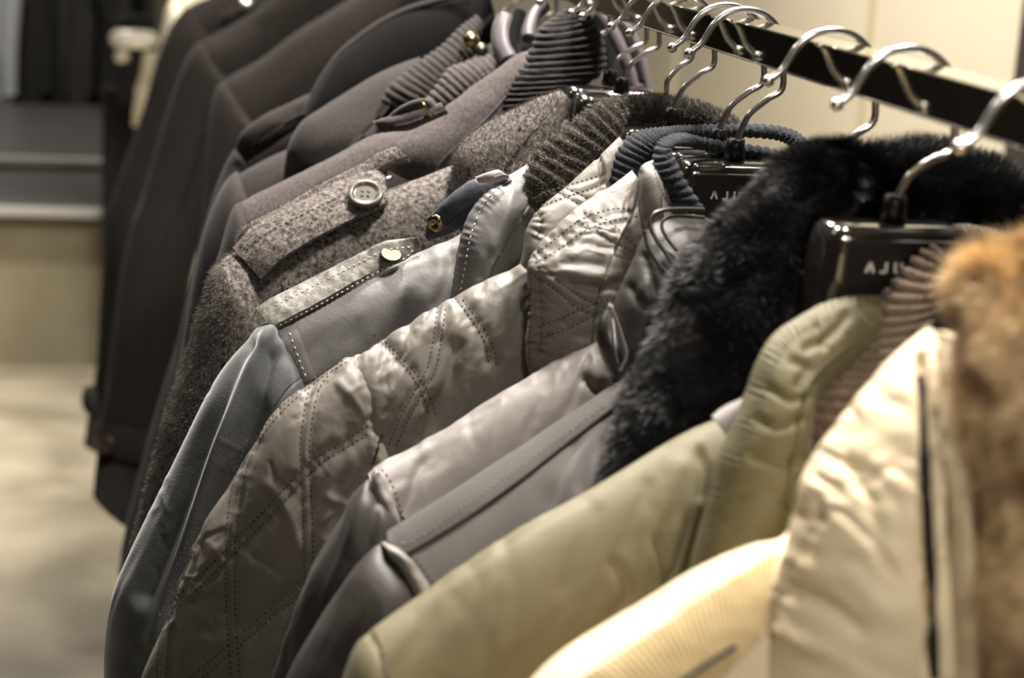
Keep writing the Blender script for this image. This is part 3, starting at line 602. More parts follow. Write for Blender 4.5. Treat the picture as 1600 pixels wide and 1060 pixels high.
# --- satin jacket
g = coat('jacket', .93, 'plain grey satin jacket with a shiny dark piped collar under the black fur')
body = tube('body', [(1050, 450, 1180, 1800, .945, .022, .04), (930, 528, 1060, 1800, .925, .028, .045), (838, 582, 980, 1800, .915, .032, .045), (723, 651, 850, 1800, .905, .034, .045), (640, 700, 740, 1750, .895, .034, .045), (590, 728, 650, 1700, .885, .032, .045), (576, 742, 610, 1650, .88, .022, .04)], M['satin'], g, 320, 140, .048, wr=(.0018, 42, 60, 6), mirror=(XH, .9),
    creases=crinkles(34, (600, 560, 940, 800), 6, 62, (40, 120), .0004, (4, 9))+[(L((900, 560), (860, 600), (820, 680)), 6, -.0009), (L((880, 570), (850, 620)), 5, .0008), (L((915, 590), (935, 612), (945, 602)), 7, -.004), (L((920, 560), (905, 600), (890, 640)), 6, -.0014), (L((935, 550), (950, 580)), 7, -.002), (L((660, 720), (630, 800)), 6, -.0007), (L((573, 738), (610, 722), (723, 660), (838, 592)), 3, -.0004)])
slv = tube('sleeve', [(594, 737, 672, 880, .886, .030, .04), (572, 742, 648, 905, .878, .034, .045), (545, 774, 630, 930, .872, .034, .045), (524, 818, 610, 960, .868, .034, .045), (472, 910, 590, 1040, .865, .034, .045), (426, 1054, 560, 1150, .865, .034, .045), (380, 1250, 520, 1320, .87, .032, .045), (350, 1500, 470, 1560, .87, .03, .04)], M['satin_dark_shaded'], g, 150, 90, .05, wr=(.003, 30, 62, 4), creases=[(L((572, 760), (545, 850), (500, 960)), 8, .002), (L((590, 780), (570, 860), (540, 950)), 9, -.002)])
applique('shoulder_seam_band', body, L((576, 742), (590, 738), (604, 760), (616, 795), (628, 828)), L((574, 756), (584, 770), (594, 795), (600, 820), (604, 838)), M['satin'], g, .0012, .0025, 90, 14, .0028, wr=.001)
stitches(g, body, [L((596, 733), (612, 756), (624, 790), (637, 826))], M['thread'], 6, 3.5)
fp = tube('front_panel', [(1085, 334, 1150, 360, .94, .01, .03), (1040, 336, 1130, 400, .925, .02, .04), (1006, 362, 1110, 450, .915, .024, .04), (985, 415, 1095, 510, .905, .026, .04), (962, 472, 1080, 570, .90, .026, .04), (950, 520, 1065, 620, .896, .026, .04), (960, 570, 1050, 660, .893, .024, .04), (962, 610, 1030, 700, .892, .02, .04)], M['satin_dark_shaded'], g, 160, 90, .045, creases=[(L((1005, 400), (1025, 470), (1010, 540)), 8, -.002), (L((1040, 400), (1000, 460)), 8, .0015), (L((985, 450), (1010, 480), (1040, 470)), 8, -.002)], wr=(.0014, 34, 50, 1.5))
tube('collar', [(950, 476, 958, 470, .872, .003, .006), (936, 500, 972, 520, .868, .008, .01), (932, 530, 980, 550, .865, .009, .012), (944, 565, 977, 566, .864, .008, .012), (960, 590, 968, 588, .865, .003, .006)], M['piping'], g, 70, 50, .012)
def cordline(parent, name, pts, Y0, Y1, r, mat):
    p = resample(pts, n=70); P = np.array([pix(x, y, Y0+(Y1-Y0)*k/69) for k, (x, y) in enumerate(p)]); mb = MB(); mb.tube(P, r, 10); return mb.build(name, mat, parent)
cordline(g, 'collar_piping', L((952, 478), (962, 500), (972, 530), (978, 556), (968, 580)), .858, .855, .0011, M['satin'])
cordline(g, 'neck_piping', L((1100, 328), (1064, 327), (1037, 329), (1021, 336), (1016, 352), (1024, 372), (1040, 395), (1052, 412)), .915, .888, .0012, M['piping'])
cordline(g, 'neck_piping', L((1100, 340), (1060, 338), (1040, 342), (1034, 354), (1042, 372), (1058, 392)), .918, .893, .001, M['satin_dark_shaded'])
cordline(g, 'neck_piping', L((1007, 360), (1012, 385), (1028, 412), (1044, 428)), .893, .882, .001, M['satin_dark_shaded'])

# --- quilted jacket in front
DS = lambda a, s=7: [[(x-s, y-s*.3) for x, y in a], [(x+s, y+s*.3) for x, y in a]]
q1 = L((393, 690), (378, 735), (366, 790), (361, 850), (360, 939), (369, 1070))
q2 = L((512, 578), (490, 610), (478, 680), (477, 726), (481, 807), (483, 920))
q0 = L((300, 850), (280, 900), (266, 950), (256, 1010), (250, 1075))
d1 = L((255, 965), (300, 920), (346, 876), (420, 800), (490, 726), (540, 695), (600, 655))
d2 = L((290, 1075), (330, 1040), (374, 1002), (420, 962), (466, 928), (520, 880))
d3 = L((547, 560), (500, 590), (440, 640), (400, 690))
e1 = L((590, 525), (625, 560), (650, 590), (668, 625), (676, 650)); e2 = L((690, 480), (682, 540), (672, 582), (650, 620), (625, 668), (612, 700))
e3 = L((716, 466), (735, 490), (755, 520), (766, 545), (770, 572)); e4 = L((770, 440), (720, 480), (690, 560))
seamS = L((543, 552), (560, 568), (578, 600), (592, 640), (599, 680), (600, 712))
lines = []
for a in (q1, q2, q0, d1, d2): lines += DS(a)
blines = []
for a in (e1, e2, e3): blines += DS(a, 6)
QN = coat('jacket', 1.0, 'taupe satin jacket quilted with double stitch lines and rimmed in navy rib at the neck'); g = QN
body = tube('body', [(1040, 300, 1120, 1500, 1.02, .02, .04), (900, 365, 1000, 1500, 1.01, .024, .045), (828, 405, 930, 1500, 1.0, .03, .045), (765, 438, 860, 1500, .998, .032, .045), (705, 466, 790, 1500, .995, .033, .045), (625, 514, 710, 1500, .988, .033, .045), (579, 538, 640, 1450, .984, .033, .045), (553, 556, 590, 1400, .98, .026, .045)], M['quilt'], g, 420, 190, .05, wr=(.0026, 40, 65, 2.5), mirror=(XH, .9), quilt=(.0022, 10, blines),
    creases=crinkles(46, (560, 420, 820, 700), 1, 62, amp=.0008)+[(e3, 16, -.0002, 19, .0004, 18), (e1, 16, -.0002, 17, .0004, 18), (L((640, 505), (625, 560), (605, 600)), 8, -.0014), (L((668, 500), (640, 560), (615, 620)), 8, .0011), (L((600, 530), (592, 600)), 7, -.001), (L((715, 540), (700, 600), (660, 690)), 11, -.004), (L((750, 470), (742, 520), (720, 570)), 9, .0012), (L((800, 430), (790, 500), (770, 560)), 11, -.0022)])
slv = tube('sleeve', [(566, 556, 622, 728, .99, .028, .045), (543, 560, 622, 770, .98, .036, .05), (495, 590, 630, 830, .976, .037, .05), (438, 634, 630, 885, .973, .037, .05), (392, 697, 635, 950, .97, .037, .05), (340, 784, 600, 1020, .968, .037, .05), (282, 881, 560, 1090, .966, .037, .05), (248, 985, 510, 1160, .965, .037, .05), (205, 1120, 440, 1250, .965, .037, .05), (190, 1300, 400, 1380, .97, .034, .05), (190, 1450, 380, 1480, .97, .03, .05)], M['quilt'], g, 460, 210, .055, wr=(.0024, 40, 60, 2), quilt=(.0026, 13, lines),
    creases=crinkles(70, (230, 570, 600, 1060), 2, 55, amp=.0008)+[(seamS, 4, -.0016), (seamS, 20, .0003, 19, .0003, 22), (d1, 22, 0, 23, .00018, 16), (d2, 22, 0, 21, .00018, 16), (q1, 24, 0, 25, .00016, 18), (L((300, 860), (330, 850), (350, 900)), 8, .0005), (L((430, 560), (470, 620)), 8, .001), (L((420, 760), (450, 800), (470, 860)), 10, .001), (L((395, 870), (440, 900)), 7, -.001), (L((530, 600), (570, 640)), 8, .0013), (L((515, 780), (560, 800)), 8, .001)])
stitches(g, slv, lines+DS(d3, 3), M['thread'], 5, 3.6, .0003)
stitches(g, body, blines, M['thread'], 4.6, 3.2, .0003)
f1 = L((833, 400), (870, 372), (905, 345), (950, 328), (996, 325)); f2 = L((836, 412), (870, 392), (912, 362), (955, 345), (1000, 338)); f3 = L((912, 332), (945, 342), (970, 362), (996, 388)); f4 = L((900, 345), (930, 358), (965, 380), (990, 395))
f5 = L((834, 430), (870, 455), (900, 480), (930, 495)); f6 = L((848, 418), (880, 445), (918, 470), (950, 482)); f7 = L((840, 512), (880, 496), (920, 478), (955, 465)); f8 = L((846, 528), (890, 512), (930, 492), (960, 478)); f9 = L((842, 420), (846, 470), (846, 520), (840, 560)); f10 = L((828, 408), (829, 470), (828, 540), (828, 575))
cp = tube('collar', [(988, 266, 1000, 300, .985, .008, .02), (950, 296, 1004, 345, .975, .02, .03), (905, 322, 1008, 375, .965, .025, .04), (866, 356, 1008, 415, .96, .028, .04), (836, 390, 1006, 455, .955, .03, .04), (824, 410, 1000, 490, .952, .03, .04), (824, 450, 990, 530, .95, .03, .04), (824, 510, 980, 575, .95, .03, .04), (826, 574, 960, 625, .952, .03, .04), (850, 640, 950, 690, .955, .02, .04)], M['quilt'], g, 360, 180, .04, wr=(.0024, 44, 10, 2), quilt=(.0014, 8, [f1, f2, f3, f4, f5, f6, f7, f8, f9]),
    creases=crinkles(40, (826, 290, 1000, 560), 3, 5, (14, 50), .0008)+[(f9, 12, 0, 15, .0004, 12), (L((880, 425), (930, 432), (980, 425)), 12, .002), (L((890, 440), (940, 450), (975, 440)), 7, -.0028), (L((868, 418), (900, 410), (940, 415)), 8, -.0015), (f1, 18, 0, 22, .0003, 16), (L((930, 300), (960, 320), (985, 345)), 9, .0012)])
stitches(g, cp, [f1, f2, f3, f4, f5, f6, f7, f8, f9, f10], M['thread'], 5, 3, .0003)
cp2 = tube('stand_collar', [(1019, 246, 1034, 258, .955, .008, .012), (1000, 262, 1042, 290, .948, .014, .02), (993, 300, 1052, 322, .943, .016, .02), (998, 340, 1056, 348, .94, .016, .02), (1004, 375, 1056, 380, .94, .014, .02), (1006, 420, 1046, 420, .94, .012, .02)], M['quilt'], g, 110, 70, .02, wr=(.001, 50, 60, 1.5), creases=[(L((1010, 345), (1022, 338), (1032, 345)), 6, -.0015), (L((1000, 270), (996, 310), (1004, 360)), 4, -.001)])
stitches(g, cp2, [L((1021, 256), (1026, 280), (1037, 304), (1048, 325))], M['thread'], 4, 2.5, .0003)
tube('neck_rib', [(1100, 326, 1036, 326, .937, .004, .01), (1092, 316, 1040, 314, .936, .006, .01), (1078, 295, 1034, 300, .938, .0075, .01), (1066, 275, 1027, 282, .94, .0085, .01), (1054, 250, 1021, 262, .945, .009, .01), (1047, 234, 1022, 240, .952, .009, .01), (1050, 226, 1032, 220, .962, .009, .01), (1070, 226, 1062, 209, .99, .008, .01), (1100, 234, 1098, 216, 1.018, .006, .01), (1150, 241, 1150, 224, 1.024, .006, .01), (1200, 250, 1204, 232, 1.02, .006, .01), (1250, 275, 1256, 250, 1.0, .006, .01)], M['rib_navy'], g, 420, 44, .01, rib=(38, .0016, 'u'))

# --- second quilted jacket
g = coat('jacket', 1.035, 'second taupe quilted jacket, mostly hidden between the brown knit collar and the front quilted one')
body = tube('body', [(960, 330, 1060, 1400, 1.05, .015, .04), (880, 380, 960, 1400, 1.05, .02, .04), (820, 412, 900, 1400, 1.048, .025, .04), (760, 446, 840, 1400, 1.04, .028, .04), (700, 478, 780, 1400, 1.035, .028, .04), (640, 515, 720, 1400, 1.03, .026, .04), (590, 560, 650, 1350, 1.025, .02, .04)], M['quilt'], g, 160, 90, .045, wr=(.002, 30, 60, 2), mirror=(XH, .9))
k1 = L((842, 306), (880, 292), (920, 280), (944, 272)); k2 = L((846, 322), (884, 308), (926, 294), (942, 285)); k3 = L((840, 330), (846, 350), (838, 372)); k4 = L((872, 300), (900, 316), (918, 330)); k5 = L((884, 294), (912, 306), (934, 322))
cp = tube('collar', [(968, 214, 980, 240, 1.015, .006, .01), (935, 246, 956, 300, 1.008, .012, .02), (892, 284, 960, 350, 1.0, .018, .03), (860, 308, 940, 390, .995, .02, .03), (838, 330, 910, 410, .99, .02, .03), (822, 362, 890, 430, .985, .02, .03), (817, 392, 870, 440, .982, .018, .03), (812, 412, 850, 440, .982, .012, .02)], M['quilt'], g, 240, 120, .03, wr=(.0012, 36, 30, 1.8), quilt=(.0012, 7, [k1, k2, k3, k4, k5]), creases=[(k3, 10, 0, 13, .0006, 12), (L((934, 246), (940, 262), (944, 285)), 4, -.003)])
stitches(g, cp, [k1, k2, k3, k4, k5], M['thread'], 4.5, 2.8, .0003)
tube('neck_rib', [(950, 320, 968, 320, .996, .006, .01), (944, 296, 976, 300, 1.0, .009, .012), (948, 262, 988, 276, 1.005, .01, .012), (962, 232, 1004, 250, 1.01, .01, .012), (990, 208, 1024, 232, 1.02, .01, .012), (1030, 200, 1040, 222, 1.04, .009, .012), (1090, 196, 1090, 214, 1.075, .007, .012), (1166, 194, 1168, 214, 1.08, .008, .012), (1220, 198, 1214, 218, 1.07, .009, .012), (1252, 212, 1236, 232, 1.05, .01, .012), (1262, 240, 1236, 250, 1.03, .01, .012), (1250, 290, 1230, 280, 1.01, .008, .012)], M['rib_navy'], g, 420, 44, .012, rib=(52, .0015, 'u'))

# --- leather jacket
g = coat('jacket', 1.135, 'blue-grey leather jacket with a snapped shoulder strap and brown knit inner collar')
body = tube('body', [(900, 270, 1000, 1400, 1.15, .02, .04), (800, 310, 880, 1400, 1.14, .026, .045), (719, 366, 800, 1400, 1.13, .03, .045), (655, 392, 735, 1400, 1.125, .032, .045), (580, 424, 660, 1400, 1.118, .032, .045), (500, 460, 570, 1350, 1.11, .032, .045), (440, 488, 490, 1300, 1.103, .03, .045), (415, 503, 440, 1250, 1.10, .02, .045)], M['leather'], g, 260, 140, .048, wr=(.0014, 30, 40, 2), mirror=(XH, .9),
    creases=[(L((705, 400), (700, 440), (680, 480)), 10, -.002), (L((684, 392), (690, 430), (664, 470)), 12, .0015), (L((455, 505), (470, 560), (480, 600)), 4, -.0008)])
slv = tube('sleeve', [(432, 500, 498, 640, 1.105, .031, .05), (408, 503, 478, 660, 1.097, .035, .05), (383, 526, 466, 690, 1.092, .037, .05), (359, 558, 456, 720, 1.09, .037, .05), (323, 618, 440, 780, 1.087, .037, .05), (265, 738, 410, 880, 1.084, .037, .05), (204, 862, 390, 980, 1.08, .037, .05), (177, 928, 375, 1030, 1.078, .037, .05), (165, 1000, 370, 1085, 1.077, .037, .05), (163, 1080, 362, 1150, 1.077, .037, .05), (168, 1300, 350, 1320, 1.08, .034, .05), (175, 1420, 345, 1425, 1.08, .03, .05)], M['suede_shaded'], g, 320, 170, .055, wr=(.002, 26, 65, 4),
    creases=crinkles(24, (180, 540, 420, 1040), 5, 60, (20, 70), .0004, (2, 4))+[(L((420, 520), (386, 571), (346, 680), (315, 770), (288, 853), (262, 925), (240, 1000)), 12, .006), (L((392, 540), (356, 620), (322, 690), (290, 780), (262, 850), (230, 930)), 16, -.006), (L((430, 560), (410, 620), (375, 720), (340, 820), (310, 920)), 15, -.006), (L((436, 540), (450, 590), (440, 640)), 10, .002), (L((260, 800), (300, 770), (340, 720)), 3, .0002), (L((350, 690), (372, 704)), 4, .0003)])
sl = applique('shoulder_seam_band', body, L((434, 520), (447, 545), (462, 580), (470, 600)), L((462, 508), (474, 540), (486, 574), (494, 590)), M['leather'], g, .0005, .0012, 50, 8, .0004)
if sl: stitches(g, sl, [L((452, 520), (462, 548), (474, 580), (480, 594))], M['threadw'], 6, 4, .0004)
col = tube('collar', [(842, 244, 850, 262, 1.095, .006, .01), (799, 272, 850, 330, 1.088, .014, .025), (762, 297, 842, 370, 1.08, .02, .03), (738, 326, 826, 405, 1.075, .022, .03), (722, 362, 806, 430, 1.07, .023, .03), (712, 412, 784, 455, 1.068, .022, .03), (704, 455, 760, 478, 1.068, .018, .02), (698, 478, 740, 492, 1.07, .01, .02)], M['leather'], g, 220, 130, .03, wr=(.0008, 40, 60, 1.5),
    creases=crinkles(26, (705, 270, 830, 460), 4, 40, (14, 40), .0004)+[(L((800, 278), (767, 300), (746, 330), (731, 368), (722, 415), (714, 458)), 9, .0002, 12, .00025, 12), (L((800, 300), (790, 340), (770, 380)), 10, .0012), (L((768, 400), (750, 430)), 8, -.0015)])
stitches(g, col, [L((800, 280), (770, 302), (750, 331), (736, 368), (727, 415), (719, 458))], M['threadw'], 6, 4, .00042)
ep = applique('shoulder_strap', body, L((404, 488), (432, 472), (500, 438), (560, 408), (597, 390), (618, 385), (657, 382)), L((430, 520), (442, 512), (500, 482), (560, 448), (610, 421), (638, 407), (657, 384)), M['crackle'], g, .0022, .0032, 140, 12, .0006, wr=.0004)
if ep:
    stitches(g, ep, [L((436, 509), (500, 476), (560, 442), (606, 417), (632, 404), (648, 388)), L((430, 478), (500, 442), (560, 412), (598, 393), (618, 389), (645, 386))], M['threadw'], 5, 4, .0004)
    P, N = cast(ep, [(611, 399)]); disc('snap_or_glint', P[0]+N[0]*.0008, nrm(N[0]*.7+np.array((0, .1, .5))), [(0, .0011), (.0055, .0011), (.0062, .0011), (.0064, .00105), (.0072, .0004), (.0073, 0), (.0073, -.0008), (0, -.0008)], M['gun'], g)
tb = tube('throat_tab', [(662, 364, 668, 377, 1.10, .003, .006), (672, 338, 712, 364, 1.095, .008, .012), (704, 304, 732, 350, 1.09, .010, .015), (742, 277, 762, 330, 1.087, .011, .015), (778, 264, 800, 300, 1.085, .009, .015), (792, 272, 806, 285, 1.085, .004, .01)], M['navytab'], g, 110, 70, .015, wr=(.0012, 50, 30, 1.5))
P, N = cast(tb, [(681, 349)]); disc('snap_or_glint', P[0]+N[0]*.0002, N[0], [(0, .0002), (.0016, .0002), (.002, .0018), (.0036, .002), (.0054, .0012), (.0056, -.001)], M['gold'], g)
tube('tab_lining', [(742, 276, 748, 286, 1.072, .002, .003), (760, 268, 772, 286, 1.07, .004, .005), (780, 263, 792, 280, 1.07, .004, .005), (793, 272, 797, 280, 1.071, .002, .003)], M['pink'], g, 40, 30, .005, wr=(.001, 90, 30, 2))
kc = tube('knit_collar', [(966, 152, 975, 170, 1.09, .008, .014), (938, 160, 968, 198, 1.08, .013, .02), (908, 182, 956, 226, 1.072, .018, .022), (866, 214, 936, 252, 1.065, .022, .025), (846, 232, 916, 278, 1.06, .023, .025), (832, 254, 900, 300, 1.055, .024, .025), (824, 278, 884, 318, 1.05, .023, .025), (823, 304, 868, 330, 1.048, .019, .02), (832, 326, 850, 342, 1.048, .01, .012)], M['rib_brown'], g, 420, 90, .025, rib=(13, .0032, 'u'), wr=(.0012, 60, 0, 2), creases=[(L((835, 290), (860, 296), (890, 290)), 6, -.002), (L((850, 245), (880, 240), (925, 246)), 5, -.002)])
hairs('knit_fuzz', kc, 12000, .0022, M['woolhair'], g, .00012, (0, 0, 0), .2, clump=100, curl=.6)
kb = tube('knit_collar_back', [(962, 158, 965, 192, 1.15, .008, .014), (985, 150, 985, 192, 1.16, .01, .014), (1030, 150, 1028, 192, 1.165, .01, .014), (1080, 158, 1078, 196, 1.16, .01, .014), (1120, 172, 1116, 204, 1.15, .01, .014), (1150, 188, 1140, 214, 1.13, .009, .014), (1162, 208, 1150, 224, 1.12, .006, .01)], M['rib_brown'], g, 240, 50, .014, rib=(15, .0018, 'u'))
hairs('knit_fuzz', kb, 9000, .003, M['woolhair'], g, .00014, (0, 0, .3), .2, clump=100, curl=.6)

# --- flecked wool coat
g = coat('coat', 1.27, 'flecked charcoal wool coat with a buttoned shoulder strap', 'coat')
body = tube('body', [(860, 190, 960, 1300, 1.28, .02, .04), (770, 232, 850, 1300, 1.27, .026, .045), (700, 262, 770, 1300, 1.262, .03, .045), (640, 284, 700, 1300, 1.256, .032, .045), (560, 306, 620, 1300, 1.25, .033, .045), (480, 336, 530, 1250, 1.242, .033, .045), (410, 372, 450, 1200, 1.235, .032, .045), (372, 396, 400, 1150, 1.23, .024, .04)], M['wool'], g, 240, 130, .048, wr=(.0012, 30, 40, 2), mirror=(XH, .8))
rim = tube('strap_under_rim', [(368, 378, 392, 402, 1.262, .008, .01), (384, 352, 410, 390, 1.256, .012, .012), (438, 324, 450, 356, 1.255, .012, .012), (498, 289, 512, 320, 1.26, .012, .012), (560, 258, 568, 288, 1.266, .012, .012), (598, 235, 606, 262, 1.27, .012, .012), (622, 228, 640, 250, 1.272, .01, .012)], M['wool'], g, 120, 60, .012)
hairs('wool_fuzz', rim, 5000, .0022, M['woolhair'], g, .00011, (0, 0, 0), .3, clump=60, curl=.6)
slv = tube('sleeve', [(376, 392, 430, 520, 1.232, .034, .05), (360, 396, 426, 545, 1.225, .036, .05), (343, 404, 424, 570, 1.22, .038, .05), (326, 430, 420, 600, 1.217, .038, .05), (307, 492, 408, 650, 1.214, .038, .05), (278, 584, 390, 720, 1.21, .038, .05), (255, 657, 372, 790, 1.208, .038, .05), (226, 772, 350, 880, 1.205, .038, .05), (206, 850, 336, 930, 1.205, .038, .05), (204, 900, 330, 960, 1.205, .036, .05), (215, 950, 320, 975, 1.21, .03, .04)], M['wool'], g, 200, 110, .055, wr=(.0018, 20, 65, 3))
hairs('wool_fuzz', slv, 30000, .0035, M['woolhair'], g, .00011, (-.3, 0, -.5), .55, clump=60, curl=.6)
ep = applique('shoulder_strap', body, L((366, 390), (400, 362), (470, 326), (544, 292), (584, 281), (604, 290)), L((410, 440), (436, 418), (498, 380), (564, 350), (604, 332), (608, 310)), M['wool'], g, .0045, .0032, 120, 14, .002, wr=.0005, lip=([0, .15, .7, 1], [-.003, .001, .002, .002]))
if ep:
    stitches(g, ep, [L((384, 392), (412, 368), (474, 335), (546, 301), (580, 291))], M['thread'], 6, 3, .0004)
    hairs('wool_fuzz', ep, 9000, .0022, M['woolhair'], g, .00011, (0, 0, 0), .3, clump=60, curl=.6)
    P, N = cast(ep, [(571, 308)]); n = nrm(N[0]+np.array((-.05, -.35, .5))); P = P[0]+n*.003
    bt = disc('button', P, n, [(0, .0006), (.007, .0006), (.0074, .0006), (.0084, .0011), (.0094, .0019), (.0098, .002), (.0112, .002), (.0116, .0019), (.0124, .001), (.0124, -.001), (.0105, -.0022), (0, -.0022)], M['button'], g, holes=1, rad=.0124)
col = tube('collar', [(876, 142, 888, 156, 1.24, .006, .01), (830, 158, 876, 190, 1.225, .014, .02), (772, 186, 862, 222, 1.215, .024, .03), (734, 212, 846, 254, 1.205, .028, .03), (714, 236, 830, 290, 1.20, .03, .035), (706, 270, 800, 330, 1.197, .03, .035), (700, 296, 770, 360, 1.195, .028, .035), (690, 330, 740, 380, 1.195, .02, .03)], M['wool'], g, 180, 100, .035, wr=(.002, 26, 40, 1.6))
hairs('wool_fuzz', col, 16000, .0026, M['woolhair'], g, .00011, (0, 0, 0), .3, clump=60, curl=.6)

# --- smooth mauve-grey coat
g = coat('coat', 1.42, 'smooth mauve-grey wool coat with a strap loop and tall black ribbed collar', 'coat')
body = tube('body', [(860, 90, 960, 1000, 1.43, .03, .04), (760, 150, 850, 1000, 1.42, .032, .045), (690, 186, 760, 1000, 1.412, .036, .045), (620, 204, 680, 1000, 1.405, .038, .045), (571, 216, 620, 1000, 1.40, .038, .045), (480, 262, 530, 950, 1.39, .038, .045), (383, 312, 430, 900, 1.375, .034, .045), (368, 324, 390, 880, 1.37, .024, .04)], M['grey'], g, 160, 110, .05, wr=(.0012, 20, 40, 2), mirror=(XH, .8))
tube('sleeve', [(378, 316, 420, 440, 1.37, .034, .05), (366, 322, 416, 460, 1.36, .036, .05), (355, 346, 412, 480, 1.355, .038, .05), (341, 395, 410, 520, 1.35, .038, .05), (318, 470, 404, 580, 1.345, .038, .05), (296, 560, 392, 660, 1.34, .038, .05), (275, 660, 380, 740, 1.335, .038, .05), (262, 740, 360, 800, 1.335, .03, .05)], M['grey2'], g, 110, 70, .055, wr=(.002, 18, 70, 3))
col = tube('collar', [(832, 78, 846, 90, 1.39, .01, .015), (806, 86, 838, 120, 1.375, .018, .03), (762, 114, 806, 170, 1.365, .026, .035), (716, 148, 790, 200, 1.355, .03, .04), (676, 178, 762, 230, 1.35, .032, .04), (640, 205, 735, 265, 1.345, .032, .04), (612, 235, 715, 290, 1.343, .028, .04), (600, 262, 690, 300, 1.345, .016, .03)], M['grey'], g, 140, 90, .04, wr=(.002, 20, 40, 2))
tube('rib_collar', [(886, 14, 900, 16, 1.40, .01, .02), (846, 44, 926, 28, 1.385, .02, .03), (830, 74, 940, 58, 1.375, .026, .03), (812, 98, 946, 88, 1.368, .028, .03), (794, 122, 942, 112, 1.36, .028, .03), (780, 148, 900, 134, 1.352, .026, .03), (770, 170, 860, 150, 1.348, .022, .03), (764, 190, 820, 170, 1.345, .014, .02)], M['rib_black'], g, 300, 60, .03, rib=(19, .0022, 'u'), wr=(.002, 30, 0, 1.5))
tube('strap_loop', [(582, 190, 600, 208, 1.325, .006, .008), (600, 184, 612, 206, 1.318, .008, .01), (630, 176, 640, 204, 1.312, .008, .01), (656, 168, 668, 192, 1.308, .008, .01), (690, 160, 700, 178, 1.305, .006, .01)], M['grey'], g, 60, 40, .01)
cordline(g, 'loop_band', L((606, 192), (622, 176), (644, 164), (666, 160), (676, 170), (668, 184)), 1.318, 1.30, .003, M['grey'])
c = pix(665, 169, 1.295); mb = MB(); mb.tube([c-(.003, 0, -.004), c, c+(.004, 0, -.006)], .0014, 8); mb.build('metal_pin', M['gold'], g)
tube('strap_end', [(500, 298, 506, 312, 1.36, .004, .008), (540, 268, 552, 290, 1.352, .007, .01), (580, 254, 588, 276, 1.345, .007, .01), (606, 256, 604, 274, 1.342, .004, .01)], M['grey2'], g, 60, 30, .01)
c = pix(604, 268, 1.33); mb = MB(); mb.tube([c+(-.002, 0, .006), c+(-.005, 0, 0), c+(0, 0, -.006), c+(.005, 0, -.003)], .0014, 8); mb.build('metal_hook', M['steel'], g)

# --- dark grey coat
g = coat('coat', 1.62, 'dark grey wool coat with dark ribbed collar, in front of the black curved collar', 'coat')
body = tube('body', [(780, 60, 860, 800, 1.63, .03, .05), (680, 140, 740, 850, 1.60, .035, .05), (580, 180, 620, 850, 1.59, .04, .05), (480, 222, 520, 850, 1.57, .042, .05), (420, 246, 450, 850, 1.56, .04, .05), (368, 272, 400, 850, 1.55, .03, .05)], M['grey2'], g, 120, 90, .055, wr=(.0015, 16, 40, 2), mirror=(XH, .8))
tube('sleeve', [(372, 268, 410, 370, 1.55, .036, .05), (360, 276, 406, 390, 1.54, .04, .05), (342, 302, 402, 420, 1.535, .042, .05), (319, 362, 396, 480, 1.53, .042, .05), (300, 450, 388, 560, 1.525, .042, .05), (280, 560, 376, 660, 1.52, .042, .05), (255, 680, 360, 760, 1.52, .042, .05), (240, 780, 340, 830, 1.52, .03, .05)], M['grey2'], g, 100, 60, .06, wr=(.003, 16, 70, 3))
tube('collar', [(655, 88, 665, 100, 1.56, .01, .02), (596, 112, 660, 150, 1.54, .025, .04), (540, 145, 640, 200, 1.525, .032, .05), (496, 172, 620, 235, 1.515, .036, .05), (470, 192, 600, 262, 1.51, .036, .05), (454, 218, 570, 295, 1.508, .034, .05), (445, 250, 560, 320, 1.508, .03, .05), (440, 295, 540, 345, 1.51, .02, .04)], M['grey2'], g, 110, 80, .05, wr=(.002, 16, 40, 2))
tube('rib_collar', [(745, 22, 756, 40, 1.56, .01, .02), (718, 44, 742, 76, 1.54, .02, .03), (690, 72, 726, 106, 1.525, .026, .03), (660, 92, 716, 136, 1.512, .028, .03), (634, 112, 708, 158, 1.50, .028, .03), (610, 134, 690, 176, 1.492, .026, .03), (596, 160, 660, 186, 1.49, .018, .03)], M['grey2'], g, 260, 50, .03, rib=(19, .002, 'u'), wr=(.002, 24, 0, 1.5))
tube('rib_facing', [(790, 70, 800, 86, 1.50, .008, .02), (758, 88, 782, 118, 1.485, .016, .02), (724, 96, 764, 140, 1.475, .02, .03), (700, 106, 748, 156, 1.468, .022, .03), (682, 134, 722, 172, 1.46, .02, .03), (664, 160, 690, 184, 1.455, .012, .02)], M['grey'], g, 260, 50, .03, rib=(15, .002, 'u'), wr=(.002, 24, 0, 1.5))
c = pix(736, 62, 1.50); mb = MB(); mb.lathe(c, (0, -1, .3), [(0, .004), (.005, .003), (.007, 0), (.005, -.003), (0, -.004)], 24); mb.build('snap_or_glint', M['gold'], g)  # brass lump in place of the reflective highlight on a hanger
c = pix(752, 78, 1.495); mb = MB(); mb.lathe(c, (0, -1, .3), [(0, .003), (.004, .002), (.006, 0), (0, -.003)], 24); mb.build('snap_or_glint', M['gun'], g)

